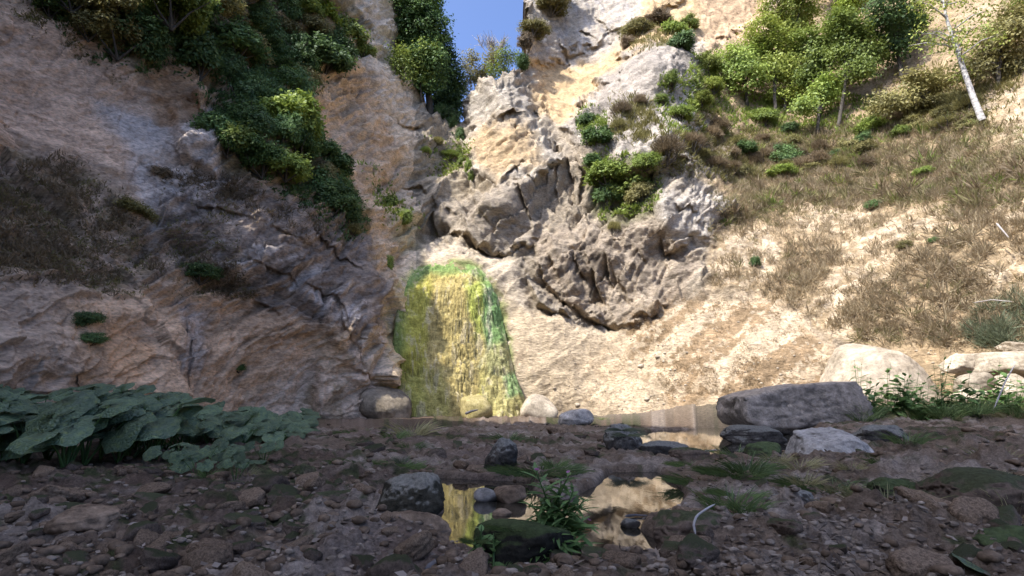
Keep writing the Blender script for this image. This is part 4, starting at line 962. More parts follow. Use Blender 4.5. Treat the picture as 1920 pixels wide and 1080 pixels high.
# -- the notch of the gorge
def tree(base, D, lobes, mat, label, leaf=.12, dens=1.0, bark='bark', trunk_r=.12, name='tree', cat='tree', group=None, seed=0, limbs=True, rc=.30):
    """trunk from base to the lobes of the crown; lobes = (x, y, rx, ry) along sight lines"""
    g = np.random.default_rng(seed + 1000); b = sight(*base, D)
    root = empty(name, b); tag(root, label, cat, group)
    cen, paths, cl = [], [], []
    top = None
    for (x, y, rx, ry) in lobes:
        dd = D + g.uniform(-.6, .6) * rx / F * D; c = sight(x, y, dd) - b; cen.append(c)
        ax = np.array([rx, (rx + ry) / 2, ry]) / F * D * 1.28; n = max(10, int(ax[0] * ax[2] * 34 / (rc / .3) ** 2 * dens))
        cl.append(ell_points(n, seed + len(cl) * 7 + 100, .3, -1) * ax + c)
    cen = np.array(cen); mid = cen.mean(0); allc = np.concatenate(cl)
    t_top = np.array([mid[0], mid[1], mid[2] * 1.0]); tp = [np.array([0, 0, -.3]), t_top * .33 + g.normal(0, .05, 3), t_top * .7 + g.normal(0, .08, 3), t_top]
    v, f = tubes([(tp, [trunk_r, trunk_r * .8, trunk_r * .6, trunk_r * .35])], 8); link('trunk', mesh_np('trunk', v, f, M[bark]), root)
    if limbs:
        for c in cen: paths.append(([tp[1] * .6 + tp[2] * .4, (tp[2] + c) / 2 + np.array([0, 0, -.1]), c], [trunk_r * .5, trunk_r * .35, trunk_r * .15]))
        for c in allc[g.integers(0, len(allc), min(60, len(allc)))]:
            s_ = cen[np.argmin(((cen - c) ** 2).sum(1))]; paths.append(([s_, (s_ + c) / 2 + g.normal(0, .05, 3), c], [trunk_r * .16, trunk_r * .1, .008]))
        v, f = tubes(paths, 5); link('limb', mesh_np('limb', v, f, M[bark]), root)
    V, Fc, c = clump_leaves(allc, rc, 44, leaf * 1.2, core=mid, seed=seed); link('crown', mesh_np('crown', V, Fc, M[mat], c, False), root)
    return root
tree((812,236), 27.0, [(765,-30,50,40),(770,10,55,50),(782,60,56,45),(765,100,40,45),(800,120,48,45),(812,62,30,56),(800,5,34,45),(800,150,34,34)], 'evergreen', 'tall dark evergreen tree filling the left of the gorge notch', .13, 1.5, seed=1, trunk_r=.2)
tree((838,232), 29.5, [(838,95,18,30),(838,135,28,36),(838,180,30,34),(852,165,20,36),(825,195,26,24),(858,205,16,20)], 'evergreen', 'smaller dark tree drooping below the evergreen in the notch', .13, 1.3, seed=2)
tree((790,180), 26.2, [(775,125,26,20),(800,105,34,24),(790,140,24,18)], 'mid', 'sunlit green bush at the foot of the tall evergreen', .12, 1.2, name='bush', cat='bush', seed=3, trunk_r=.05)
tree((745,120), 25.0, [(742,105,22,26),(755,130,22,22)], 'mid', 'yellowish green bush on the pale rib left of the evergreen', .11, 1.1, name='bush', cat='bush', seed=4, trunk_r=.05)
tree((900,180), 31, [(885,120,26,28),(905,140,26,24),(880,155,22,22),(925,110,24,22)], 'olive', 'loose olive green tree behind the pale buttress under blue sky', .11, .8, seed=5, trunk_r=.07)
tree((945,130), 30, [(950,105,26,18),(930,128,26,14)], 'mid', 'green bush on top of the pale buttress', .11, 1.0, name='bush', cat='bush', seed=6, trunk_r=.05)
def bare_tree(base, D, h, wd, label, seed):
    g = np.random.default_rng(seed); b = sight(*base, D); root = empty('bare_tree', b); tag(root, label, 'tree')
    k = D / F; tr, tw = [], []
    for i in range(9):
        e = np.array([g.uniform(-.7, .7) * wd * k, g.uniform(-.3, .3), h * k * g.uniform(.6, .85)]); m_ = e * .5 + np.array([e[0] * -.15, 0, .1])
        tr.append(([np.zeros(3), m_, e], [.05, .03, .014]))
        for j in range(26):
            t = g.uniform(.35, 1); s_ = m_ * (1 - t) + e * t; d = unit(e / np.linalg.norm(e) + g.normal(0, .5, 3)) * g.uniform(.25, .75)
            tw.append(([s_, s_ + d * .5 + g.normal(0, .04, 3), s_ + d], [.014, .011, .006]))
    v, f = tubes(tr, 5); link('limb', mesh_np('limb', v, f, M['greybark']), root)
    v, f = tubes(tw, 3); link('twig', mesh_np('twig', v, f, M['greybark']), root)
bare_tree((922,130), 31.5, 80, 42, 'bare grey leafless tree against the blue sky in the notch', 9)
for x, y, r, k, m_, l in [(1022,12,34,'fine','olive','olive heath cushion on the brow of the pale cliff beside the sky'),(994,58,26,'fine','olive','brown green cushion hanging lower on the cliff brow beside the sky'),(1042,-18,32,'bush','mid','green bush at the very top of the cliff brow'),(982,88,18,'hang','heath','dark hanging heath under the cliff brow'),(1045,-2,26,'twiggy','heath','reddish dry heath at the top right of the brow'),(975,112,18,'hang','evergreen','dark hanging tuft at the lower end of the brow')]:
    shrub(x, y, r, k, m_, l, name='heath_cushion', cat='heath')
# mossy lip and hanging moss of the upper fall
for i, (x, y, r, sx) in enumerate([(818,216,11,1.3),(836,226,12,1.2),(852,232,15,1.1),(862,246,13,.9),(848,250,11,.8),(862,275,10,.8),(868,296,13,.8),(878,310,11,.8),(884,326,10,.7),(862,288,11,.8)]):
    shrub(x, y, r, 'hang', 'dark' if i < 5 else 'mid', 'dark moss tuft hanging from the lip of the upper fall' if i < 5 else 'green moss beard trailing down the channel below the upper lip', 'moss tufts on the lip of the upper fall' if i < 5 else 'moss beards below the upper lip', 'hanging_moss', sx, 1.25, .3, 'moss')
for x, y, r, m_, l in [(820,268,24,'olive','dry olive grass cushion in the channel below the notch'),(845,285,20,'mid','green grass cushion beside the moss beards'),(800,282,16,'mid','small green cushion left of the channel'),(830,437,14,'mid','small green bush on the ledge above the pale chute')]:
    shrub(x, y, r, 'twiggy', m_, l, name='grass_cushion', out=.1, sz=.7, cat='grass')
# -- right cliff
for x, y, r, k, m_, l in [(1105,225,20,'bush','dark','upper lobe of dark ivy on the grey buttress'),(1115,265,28,'bush','evergreen','large dark ivy bush clinging to the left of the grey buttress'),(1110,298,18,'bush','dark','lower end of the dark ivy on the grey buttress'),
    (1165,215,26,'twiggy','heath','brown heath in the cleft of the grey buttress'),(1160,245,22,'twiggy','olive','dry olive tuft right of the dark ivy'),(1195,190,20,'twiggy','heath','pinkish dry tuft high in the cleft of the buttress'),
    (1200,60,26,'fine','olive','olive cushion at the left end of the buttress crest'),(1230,48,24,'fine','heath','brown cushion on the buttress crest'),(1180,85,16,'fine','heath','small brown cushion on the left slope of the crest'),(1265,62,26,'bush','mid','bright green bush at the right end of the crest'),(1290,50,20,'fine','mid','thin green bush above the right end of the crest'),(1278,90,22,'bush','dark','green bush drooping below the crest'),
    (1320,130,26,'fine','light','yellow green bush left of the right hand trees'),(1330,170,24,'fine','light','light green bush below the yellow green one'),(1255,155,18,'fine','mid','small green tuft on the white face'),(1245,180,15,'fine','mid','tiny green tuft below on the white face'),(1275,220,22,'fine','mid','green tuft at the lower right of the white face'),(1310,190,20,'fine','light','pale green tuft beside the white face'),
    (1145,320,34,'bush','mid','broad green ivy patch below the buttress, upper left'),(1180,335,34,'bush','mid','broad green ivy patch below the buttress, upper right'),(1140,360,26,'fine','dark','lower left ivy patch above the overhang'),(1200,365,22,'fine','olive','olive ivy fringe at the lower right of the patch'),(1170,385,18,'fine','olive','dry tuft at the bottom of the ivy patch'),(1215,305,26,'fine','mid','green bush between ivy patch and brown heath'),
    (1250,290,32,'twiggy','heath','brown heath mound under the white face'),(1290,270,28,'twiggy','heath','second brown heath mound right of the white face'),(1320,300,30,'twiggy','olive','dry olive mound at the start of the slope'),(1345,240,26,'twiggy','heath','russet heath mound below the bushes'),
    (1150,420,16,'twiggy','olive','small dry tuft on the face of the dark overhang')]:
    shrub(x, y, r, k, m_, l, out=.2)
# -- right: trees of the upper slope
def dslope(x, y): return float(on_cliff(x, y)[0][1])
for k, (bx, by, lobes, m_, l, lf) in enumerate([
    (1400,190,[(1375,110,36,34),(1400,140,40,34),(1360,150,24,30),(1420,100,30,30)],'mid','round green tree at the left of the right hand grove',.13),
    (1455,215,[(1430,60,36,36),(1460,90,40,40),(1440,130,36,34),(1475,130,30,34)],'light','yellow green tree second in the right hand grove',.13),
    (1480,160,[(1460,10,40,40),(1500,30,44,36),(1480,60,38,30),(1510,-20,40,30)],'light','tall loose yellow tree at the back of the grove under the top edge',.12),
    (1535,210,[(1510,80,40,36),(1540,110,42,36),(1520,140,34,26),(1560,70,32,34)],'mid','full green tree in the middle of the grove',.13),
    (1570,230,[(1575,40,34,30),(1600,60,36,32),(1590,100,46,34),(1630,100,34,26),(1610,130,40,24)],'mid','spreading green tree with sunlit layers at the right of the grove',.13),
    (1590,90,[(1585,20,26,28),(1600,0,30,30)],'lime','bright green treetop behind the spreading tree',.13),
    (1530,250,[(1540,175,40,26),(1510,195,30,22),(1560,160,34,22)],'mid','low green tree in front of the grove with dark trunks',.12),
    (1470,200,[(1455,180,26,18),(1490,170,24,16)],'light','small bright bush tree below the yellow tree',.12),
    (1690,140,[(1660,20,44,40),(1700,40,44,44),(1680,80,36,34),(1640,60,26,30),(1690,-30,50,40)],'evergreen','big dark tree behind the pale leaning trunk',.13),
    (1740,190,[(1720,150,40,24),(1760,160,40,24),(1700,185,40,20),(1660,190,36,20)],'olive','olive thicket left of the pale leaning trunk',.12),
    (1870,150,[(1850,100,44,30),(1890,70,44,40),(1830,130,30,26),(1900,120,36,30),(1910,30,40,40)],'olive','olive green tree at the top right corner',.12),
    (1870,90,[(1930,90,40,40),(1870,60,34,30),(1930,0,40,50)],'mid','green tree cut by the right edge of the picture',.12),
    (1620,10,[(1620,-40,40,40),(1560,-40,40,34)],'dark','treetop just under the top edge above the grove',.13),
    ]):
    tree((bx, by), dslope(bx, by) - .3, lobes, m_, l, lf, 1.15, seed=30 + k * 3, trunk_r=.10)
def birch():
    D = dslope(1838, 216) - .4; b = sight(1838, 216, D); root = empty('birch_tree', b); tag(root, 'leaning tree with pale mottled trunk and thin pale green crown on the right slope', 'tree')
    pts = [sight(x, y, D + dy) - b for x, y, dy in [(1842,226,0),(1826,186,.05),(1810,140,.1),(1794,92,.1),(1776,40,.1),(1766,-10,.1)]]
    v, f = tubes([(pts, [.125, .105, .09, .075, .055, .03])], 10); link('trunk', mesh_np('trunk', v, f, M['birch']), root)
    g = np.random.default_rng(77); paths = []; cl = []
    for i in range(26):
        t = g.uniform(.45, 1); s_ = np.array([np.interp(t * 5, range(6), np.array(pts)[:, k]) for k in range(3)]); d = np.array([g.uniform(-1.6, 1.1), g.uniform(-.8, .8), g.uniform(-.2, .7)]); paths.append(([s_, s_ + d * .6 + np.array([0, 0, .15]), s_ + d], [.04, .022, .008]))
        for q in (.6, .85, 1.05): cl.append(s_ + d * q + g.normal(0, .12, 3))
    v, f = tubes(paths, 5); link('limb', mesh_np('limb', v, f, M['greybark']), root)
    V, Fc, c = clump_leaves(np.array(cl), .30, 26, .12, seed=78); link('crown', mesh_np('crown', V, Fc, M['light'], c, False), root)
birch()
fill([(1300,230),(1420,240),(1500,270),(1640,270),(1650,340),(1500,330),(1400,320),(1310,330)], 26, (14, 28), [('twiggy','heath'),('twiggy','olive'),('twiggy','heath'),('fine','olive')], 'dry brown bush among the scrub under the right hand grove', 'dry scrub under the grove', out=.15, mind=.5)
fill([(1650,190),(1830,180),(1850,240),(1700,260),(1640,240)], 14, (18, 32), [('twiggy','olive'),('fine','olive'),('twiggy','heath')], 'olive scrub bush around the foot of the pale leaning trunk', 'scrub at the foot of the leaning trunk', out=.15, mind=.5)
for x, y, r, m_, l in [(1475,300,26,'dark','dark green bush on the dry slope below the grove'),(1465,330,20,'mid','green bush touching the dark one on the dry slope'),(1560,290,18,'dark','low dark bush right of the paired bushes on the slope'),(1635,240,24,'mid','upright bush standing in front of the grove at the slope top'),(1620,265,16,'dark','dark foot of the upright bush on the slope'),(1690,255,16,'mid','pale green bush right of the upright bush'),
    (1640,385,15,'dark','small lone green bush among bare patches of the slope'),(1520,320,14,'olive','small olive bush mid slope'),(1400,285,22,'dark','dark bush at the left of the slope'),(1430,230,24,'mid','light bush under the yellow green tree'),(1480,250,16,'dark','shadowy bush under the grove'),(1735,330,14,'mid','tiny green bush high on the open slope'),(1750,455,12,'dark','dark sprig beside the bare patch of the slope'),(1700,465,12,'olive','dry sprig on the bare patch of the slope'),(1415,500,12,'dark','dark sprig at the left foot of the slope')]:
    shrub(x, y, r, 'fine', m_, l, out=.2)

# ---- grass on the slopes (nobody could count it)
def blades(name, spots, hgt, wid, mat, fall, seed, per=1, curve=.5):
    g = np.random.default_rng(seed); xs, ys = [], []
    for poly, n in spots:
        a = np.array(poly); got = 0
        while got < n:
            x = g.uniform(a[:, 0].min(), a[:, 0].max(), n); y = g.uniform(a[:, 1].min(), a[:, 1].max(), n); k = sdist(x + g.normal(0, 9, n), y + g.normal(0, 9, n), poly) > 0
            xs.append(x[k]); ys.append(y[k]); got += k.sum()
    x, y = np.concatenate(xs), np.concatenate(ys); p, n_ = on_cliff_many(x, y)
    den = .7 * fbm(p, 1.0, 4, seed) + .8 * fbm(p, 3.4, 3, seed + 5); k = den > g.uniform(-.25, .35, len(den))
    if name in ('dry_grass', 'half_dry_grass'):
        for b_ in BARE: k &= (sdist(x, y, b_) < g.normal(-9, 10, len(x))) | (fbm(p, 1.6, 3, seed + 20) > .02) | (g.random(len(x)) < .10)
    p, n_, den = p[k], n_[k], den[k]  # thinned
    flow = np.stack([fbm(p, .9, 2, seed + 8), fbm(p, .9, 2, seed + 9), np.zeros(len(p))], -1) * .7
    d = unit(n_ * .7 + np.array([0, 0, .5]) + flow + np.array(fall) + g.normal(0, .5, p.shape)); L_ = np.exp(.5 * den) * g.uniform(*hgt, len(p)); W_ = g.uniform(*wid, len(p))
    V, Fc = leaf_quads(p - n_ * .02, d, g.normal(size=p.shape) + n_, L_, W_)
    c = np.repeat(np.repeat(np.clip(.5 + .7 * den + g.uniform(-.4, .4, len(p)), 0, 1)[:, None], 4, 0), 3, 1)
    return tag(link(name, mesh_np(name, V, Fc, M[mat], c, False)), kind='stuff')
MIDS = [(1330,430),(1400,320),(1500,300),(1660,290),(1900,260),(1930,300),(1930,620),(1800,660),(1700,640),(1600,640),(1500,580),(1430,550),(1340,540)]
UPS = [(1300,250),(1450,240),(1650,230),(1930,220),(1930,400),(1700,380),(1500,400),(1350,430),(1390,350)]
blades('dry_grass', [(MIDS, 46000), (UPS, 30000)], (.10, .30), (.014, .034), 'dry', (-.15, -.1, .0), 700)
blades('half_dry_grass', [(UPS, 24000), ([(1400,380),(1900,280),(1930,330),(1800,400),(1500,420)], 12000), ([(1330,350),(1420,300),(1440,420),(1330,460)], 4000)], (.09, .26), (.012, .03), 'drygreen', (-.15, -.1, .1), 720)
blades('grey_green_grass', [([(1750,620),(1850,570),(1930,545),(1930,650),(1840,660),(1760,655)], 9000), ([(1800,640),(1920,590),(1930,660)], 3000)], (.18, .42), (.010, .022), 'greygrass', (-.1, -.1, .2), 740)
def tussocks(name, poly, n, hgt, mat, seed, per=34):
    g = np.random.default_rng(seed); a = np.array(poly); x = g.uniform(a[:, 0].min(), a[:, 0].max(), 4 * n); y = g.uniform(a[:, 1].min(), a[:, 1].max(), 4 * n)
    k = sdist(x, y, poly) > 0
    for b_ in BARE: k &= (sdist(x, y, b_) < -6) | (g.random(len(x)) < .25)
    p, n_ = on_cliff_many(x[k][:n], y[k][:n]); m_ = len(p); h_ = g.uniform(*hgt, m_) * np.exp(g.normal(0, .3, m_))
    off = unit(g.normal(size=(m_, per, 3)) + n_[:, None] * .4); d = unit(off * .8 + np.array([-.2, -.1, .40]) + g.normal(0, .3, off.shape)); q = p[:, None] + off * (h_ * .35)[:, None, None] * g.random((m_, per, 1))
    L_ = (h_[:, None] * g.uniform(.5, 1.2, (m_, per))).ravel(); V, Fc = leaf_quads(q.reshape(-1, 3), d.reshape(-1, 3), g.normal(size=(m_ * per, 3)), L_, L_ * g.uniform(.05, .10, len(L_)))
    c = np.clip(np.repeat(g.uniform(.05, .85, m_), per) + g.uniform(-.25, .35, m_ * per), 0, 1); return tag(link(name, mesh_np(name, V, Fc, M[mat], np.repeat(c, 4)[:, None].repeat(3, 1), False)), kind='stuff')
tussocks('grass_tussocks', MIDS, 800, (.12, .30), 'dry', 900); tussocks('grass_tussocks', UPS, 600, (.13, .32), 'drygreen', 901); tussocks('grass_tussocks', UPS, 300, (.15, .4), 'heath', 902); tussocks('grass_tussocks', MIDS, 220, (.12, .3), 'drygreen', 903); tussocks('weed_tufts', UPS, 160, (.15, .35), 'mid', 904)
blades('dead_brush', [([(-20,320),(120,300),(260,420),(310,520),(240,560),(100,530),(-20,520)], 15000), ([(300,340),(420,330),(600,420),(680,470),(560,440),(420,380)], 7000), ([(330,470),(460,520),(500,560),(400,540)], 4000)], (.07, .20), (.012, .035), 'heath', (.1, -.1, -.2), 760)
blades('creeping_plants', [([(440,160),(560,200),(690,440),(640,460),(500,340)], 16000), ([(380,100),(640,60),(650,140),(560,200),(440,180)], 12000), ([(60,-20),(360,-20),(380,100),(260,140),(100,50)], 8000), ([(280,60),(420,110),(440,200),(380,170)], 3000)], (.08, .22), (.03, .08), 'dark', (.1, -.1, -.3), 780)
blades('dry_scrub', [([(1220,260),(1340,240),(1420,240),(1560,260),(1640,300),(1500,340),(1340,340),(1240,320)], 9000), ([(1140,190),(1220,180),(1250,260),(1150,270)], 3000), ([(1300,120),(1360,180),(1340,300),(1300,250)], 3000), ([(1640,150),(1900,120),(1920,240),(1660,250)], 7000), ([(1160,70),(1250,35),(1300,60),(1190,100)], 2500)], (.12, .34), (.02, .06), 'olive', (-.1, -.1, .1), 800)
blades('green_scrub', [([(1110,290),(1240,290),(1230,390),(1130,400)], 5000), ([(1290,100),(1350,100),(1350,210),(1290,190)], 3500), ([(1230,140),(1320,140),(1320,260),(1250,250)], 1800), ([(1350,180),(1650,180),(1640,270),(1350,250)], 6000), ([(1080,205),(1140,210),(1140,310),(1095,310)], 2500), ([(660,300),(740,340),(790,440),(740,430)], 1500), ([(790,255),(880,260),(890,330),(830,320)], 1500)], (.10, .26), (.04, .10), 'mid', (-.1, -.1, -.1), 810)
blades('withered_creepers', [([(-20,330),(150,330),(290,470),(260,560),(90,520),(-20,500)], 7000), ([(300,360),(420,360),(480,560),(330,560)], 3500), ([(0,0),(60,0),(240,120),(240,160),(60,60)], 3000)], (.05, .13), (.015, .035), 'olive', (.1, -.1, -.3), 785)
blades('fan_stubble', [([(1180,600),(1270,560),(1440,560),(1600,690),(1560,740),(1240,740)], 16000), ([(1060,640),(1200,620),(1300,780),(1000,780)], 3000)], (.04, .12), (.008, .02), 'heath', (-.1, -.1, -.4), 790)

# ================================================================== FOREGROUND PLANTS
def leaf_disc(seed, na=16):
    """one broad round leaf with a notch at the stalk: 48 triangles"""
    g = np.random.default_rng(seed); th = np.linspace(0, 2 * np.pi, na, endpoint=False); ph = g.uniform(0, 6, 3)
    r = 1 - .55 * np.exp(-((np.minimum(th, 2 * np.pi - th)) / .35) ** 2) + .06 * np.sin(5 * th + ph[0]) + .05 * np.sin(8 * th + ph[1])
    V = [(0, 0, 0)]
    for q in (.55, 1.0):
        for k in range(na):
            rr_ = r[k] * q; z = .10 * q * q * math.sin(2 * th[k] + ph[2]) - .22 * q * q + .05 * math.sin(6 * th[k]) * q
            V.append((-rr_ * math.cos(th[k]) + .35, rr_ * math.sin(th[k]) * .95, z + .06))
    T = []
    for k in range(na):
        k2 = (k + 1) % na; T.append((0, 1 + k, 1 + k2)); T.append((1 + k, 1 + na + k, 1 + na + k2)); T.append((1 + k, 1 + na + k2, 1 + k2))
    V = np.array(V); c = np.clip(.4 + .5 * g.random((len(V), 1)) - .15 * (np.arange(len(V)) < 1)[:, None], 0, 1).repeat(3, 1)
    return mesh_np('leaf', V, np.array(T), M['butterbur'], c)
LEAVES = [leaf_disc(k) for k in range(5)]
sv, sf = tubes([([(0, 0, 0), (.06, 0, .5), (.0, 0, 1)], [.022, .018, .014])], 5); STALK = mesh_np('stalk', sv, sf, M['herb'])
def broad_plant(px, D, zt, lw, nl, label, group, spread=.5):
    g = rnd; p = sight(px, 748, D); x = float(p[0]); z0 = float(ground_low(np.array([x]), np.array([D]))[0])
    root = empty('broad_leaved_plant', (x, D, z0)); tag(root, label, 'plant', group)
    for k in range(nl):
        a = 6.28 * k / nl + g.uniform(-.5, .5); hh = max(.1, (zt - z0) * g.uniform(.5, 1.05)); rd_ = spread * lw * g.uniform(.3, 1.5); tip = Vector((math.cos(a) * rd_, math.sin(a) * rd_, hh))
        s_ = link('stalk', STALK, root); s_.rotation_euler = tip.to_track_quat('Z', 'X').to_euler(); s_.scale = (lw * 1.2, lw * 1.2, tip.length)
        l_ = link('leaf', LEAVES[g.randrange(5)], root); l_.location = tip; q = lw * .5 * g.uniform(.75, 1.2)
        l_.scale = (q, q, q); l_.rotation_euler = (Matrix.Rotation(g.uniform(.15, .75), 3, 'X') @ Euler((g.uniform(-.3, .3), g.uniform(-.1, .4), a + g.uniform(-.6, .6))).to_matrix()).to_euler()
for i in range(34):
    px = -60 + 400 * (i + rnd.uniform(-.4, .4)) / 15 if i < 15 else rnd.uniform(-60, 330); D = rnd.uniform(4.3, 5.4) if i < 15 else rnd.uniform(5.3, 8)
    broad_plant(px, D, .62 + (748 - 728 - max(0, px - 180) * .06) / F * D * rnd.uniform(.6, 1) - (.1 if i < 15 else 0), rnd.uniform(.24, .37) if i < 15 else rnd.uniform(.22, .32), 6,
                *(('plant with very large round leaves in the front row of the shaded clump', 'large leaved plants, front row') if i < 15 else ('plant with large round leaves behind the front row against the cliff foot', 'large leaved plants, back rows')))
for i in range(62):
    px = rnd.uniform(250, 575); lo = 5.0 + (px - 260) / 300 * 2; D = rnd.uniform(lo, lo + 3.5)
    broad_plant(px, D, .62 - (px - 260) / 300 * .22 - rnd.uniform(0, .15), rnd.uniform(.18, .30), 5, *(('plant with smaller round leaves where the broad leaved clump begins to thin', 'smaller leaved plants, left half') if px < 430 else ('plant with smaller round leaves at the right tip of the broad leaved clump', 'smaller leaved plants, right tip')), .9)
for i, (px, py, lw) in enumerate([(350,868,.14),(385,876,.12),(435,862,.13),(470,872,.11),(405,850,.15),(455,888,.09),(505,852,.13)]):
    D = float(ground_pt(px, py + 22, .06)[1]); broad_plant(px, D, .27, lw, 6, 'light green young plant at the front foot of the broad leaved clump', 'young plants at the foot of the clump', .9)

def leaf_long(seed, asp, mat):
    V = []; T = []; w_ = [.25, .9, 1, .6, .02]
    for k in range(5):
        t = k / 4; V += [(t, -asp * w_[k] / 2, .04 * w_[k] - .16 * t * t), (t, 0, -.16 * t * t), (t, asp * w_[k] / 2, .04 * w_[k] - .16 * t * t)]
        if k: b = 3 * k; T += [(b - 3, b - 2, b + 1, b), (b - 2, b - 1, b + 2, b + 1)]
    return mesh_np('leaf', V, np.array(T), M[mat], np.full((15, 3), .5))
LNAR, LBRD = leaf_long(1, .2, 'herb'), leaf_long(2, .5, 'herb')
PET = mesh_np('flower', *(lambda V, Fc: (V, Fc))(*leaf_quads(np.zeros((9, 3)), np.stack([np.cos(np.arange(9) * .698), np.sin(np.arange(9) * .698), np.full(9, .6)], -1), np.tile([0, 0, 1.], (9, 1)), np.full(9, 1.), np.full(9, .6))), M['pink'], np.full((36, 3), .5), False)
def herb(label, base_px, stems, leaf, ll, D=None, z=.05, nleaf=16, flowers=(), group=None, name='herb_plant'):
    """upright stems with leaves set around them; stems = tops along sight lines"""
    b = ground_pt(*base_px, z) if D is None else sight(*base_px, D); D = float(b[1]); root = empty(name, b); tag(root, label, 'plant', group)
    for (x, y) in stems:
        t_ = sight(x, y, D + rnd.uniform(-.06, .06)) - b; off = np.array([rnd.uniform(-.04, .04), rnd.uniform(-.04, .04), 0.]); m_ = (t_ + off) / 2 + np.array([(off - t_)[0] * .12, 0, .02])
        v, f = tubes([([off, m_, t_], [.005, .004, .002])], 5); link('stem', mesh_np('stem', v, f, M['herb']), root)
        for k in range(nleaf):
            q = .2 + .8 * k / nleaf; s_ = (off * (1 - q) + m_ * q * 1) if q < .5 else m_ * (2 - 2 * q) + t_ * (2 * q - 1)
            if q < .5: s_ = off * (1 - 2 * q) + m_ * 2 * q
            l_ = link('leaf', leaf, root); l_.location = s_; q2 = ll * rnd.uniform(.7, 1.2) * (1.15 - .6 * q); l_.scale = (q2, q2, q2); l_.rotation_euler = (rnd.uniform(-.4, .4), rnd.uniform(-.7, .45), k * 2.4 + rnd.uniform(-.4, .4))
    for (x, y, s_) in flowers:
        o = link('flower', PET, root); o.location = sight(x, y, D) - b; o.scale = (s_, s_, s_); o.rotation_euler = (.5, rnd.uniform(-.4, .4), rnd.uniform(0, 6))
herb('willow leaved plant with pink flowers over the mossy boulder by the front puddle', (1030, 1040), [(1005,884),(1030,930),(1052,905),(1068,890),(1085,945),(1096,935),(1060,960),(1020,965),(1108,985),(985,985),(995,940),(1018,915),(1044,935),(1075,920),(1060,905),(1090,990),(1005,1000)], LNAR, .13, D=2.28, nleaf=20, flowers=[(1006,882,.014),(1066,886,.011),(1104,976,.012)], name='flowering_plant')
herb('leafy bright green plant spreading at the foot of the pink flowered plant', (1015, 1055), [(975,990),(1000,985),(1025,1000),(1045,1000),(1065,1010),(950,1005),(1080,1020),(985,1010),(1010,1010),(1035,985),(1055,1025)], LNAR, .115, D=2.2, nleaf=17)
herb('small nettle like sprout on the front of the mossy boulder', (915, 1070), [(903,985),(925,1000),(890,1015)], LBRD, .055, D=2.1, nleaf=8)
for i in range(30):
    x = 1612 + 310 * (i + rnd.uniform(-.4, .4)) / 30; y = 802 - rnd.uniform(0, 14); hgt = rnd.uniform(45, 95) if i % 5 else rnd.uniform(95, 130)
    D = rnd.uniform(10.2, 11.6); st = [(x + rnd.uniform(-24, 24), y - hgt * rnd.uniform(.5, 1.0)) for _ in range(4)] + [(x + 4, y - hgt)]
    herb('tall leafy weed standing above the others in the sunlit thicket right of the slab' if hgt > 95 else 'leafy green weed stem in the sunlit thicket right of the huge slab', (x, y), st, LBRD if i % 3 else LNAR, .26, D=D, nleaf=8, group='tall weeds right of the slab' if hgt > 95 else 'weeds right of the slab', name='weed')

# ---- tufts of grass
def tuft_mesh(seed, mat, n=90, spread=.45, lean=.55, tall=1.0):
    g = np.random.default_rng(seed); V, T = [], []
    for k in range(n):
        a = g.uniform(0, 6.28); b = np.array([math.cos(a), math.sin(a), 0]) * spread * g.random() ** .5; d = unit(np.array([math.cos(a) * lean, math.sin(a) * lean, 1]) + g.normal(0, .25, 3)); L_ = tall * g.uniform(.5, 1.1); sd = unit(np.cross(d, [math.cos(a + 1), math.sin(a + 1), .2])) * .014; i0 = len(V)
        for t, w_ in ((0, 1), (.4, .9), (.75, .6), (1, .08)):
            c = b + d * L_ * t + np.array([math.cos(a), math.sin(a), -.9]) * lean * .55 * L_ * t * t; V += [c - sd * w_, c + sd * w_]
        for q in range(3): T.append((i0 + 2 * q, i0 + 2 * q + 1, i0 + 2 * q + 3, i0 + 2 * q + 2))
    V = np.array(V); c = np.repeat(np.clip(g.uniform(0, 1, n), 0, 1), 8)[:, None].repeat(3, 1)
    return mesh_np('grass_tuft', V, np.array(T), M[mat], c)
TUFT = {m_: [tuft_mesh(k, m_, 110) for k in range(3)] for m_ in ('grass', 'drygreen', 'dry', 'greygrass')}
TUFT['limp'] = [tuft_mesh(k + 9, 'greygrass', 160, .35, 1.3) for k in range(2)]; TUFT['moss'] = [tuft_mesh(k + 19, 'grass', 480, .85, .8, .5) for k in range(2)]
def tuft(px, py, hpx, kind, label, group=None, z=None, sx=1.0, D=None):
    q = ground_pt(px, py, .05 if z is None else z) if D is None else sight(px, py, D); zz = on_ground(q[0], q[1]) if z is None and D is None else q[2]
    o = link('grass_tuft', TUFT[kind][rnd.randrange(len(TUFT[kind]))]); s_ = hpx / F * q[1]; o.scale = (s_ * sx, s_ * sx, s_); o.location = (q[0], q[1], zz - .01); o.rotation_euler = (0, 0, rnd.uniform(0, 6.28)); return tag(o, label, 'grass tuft', group)
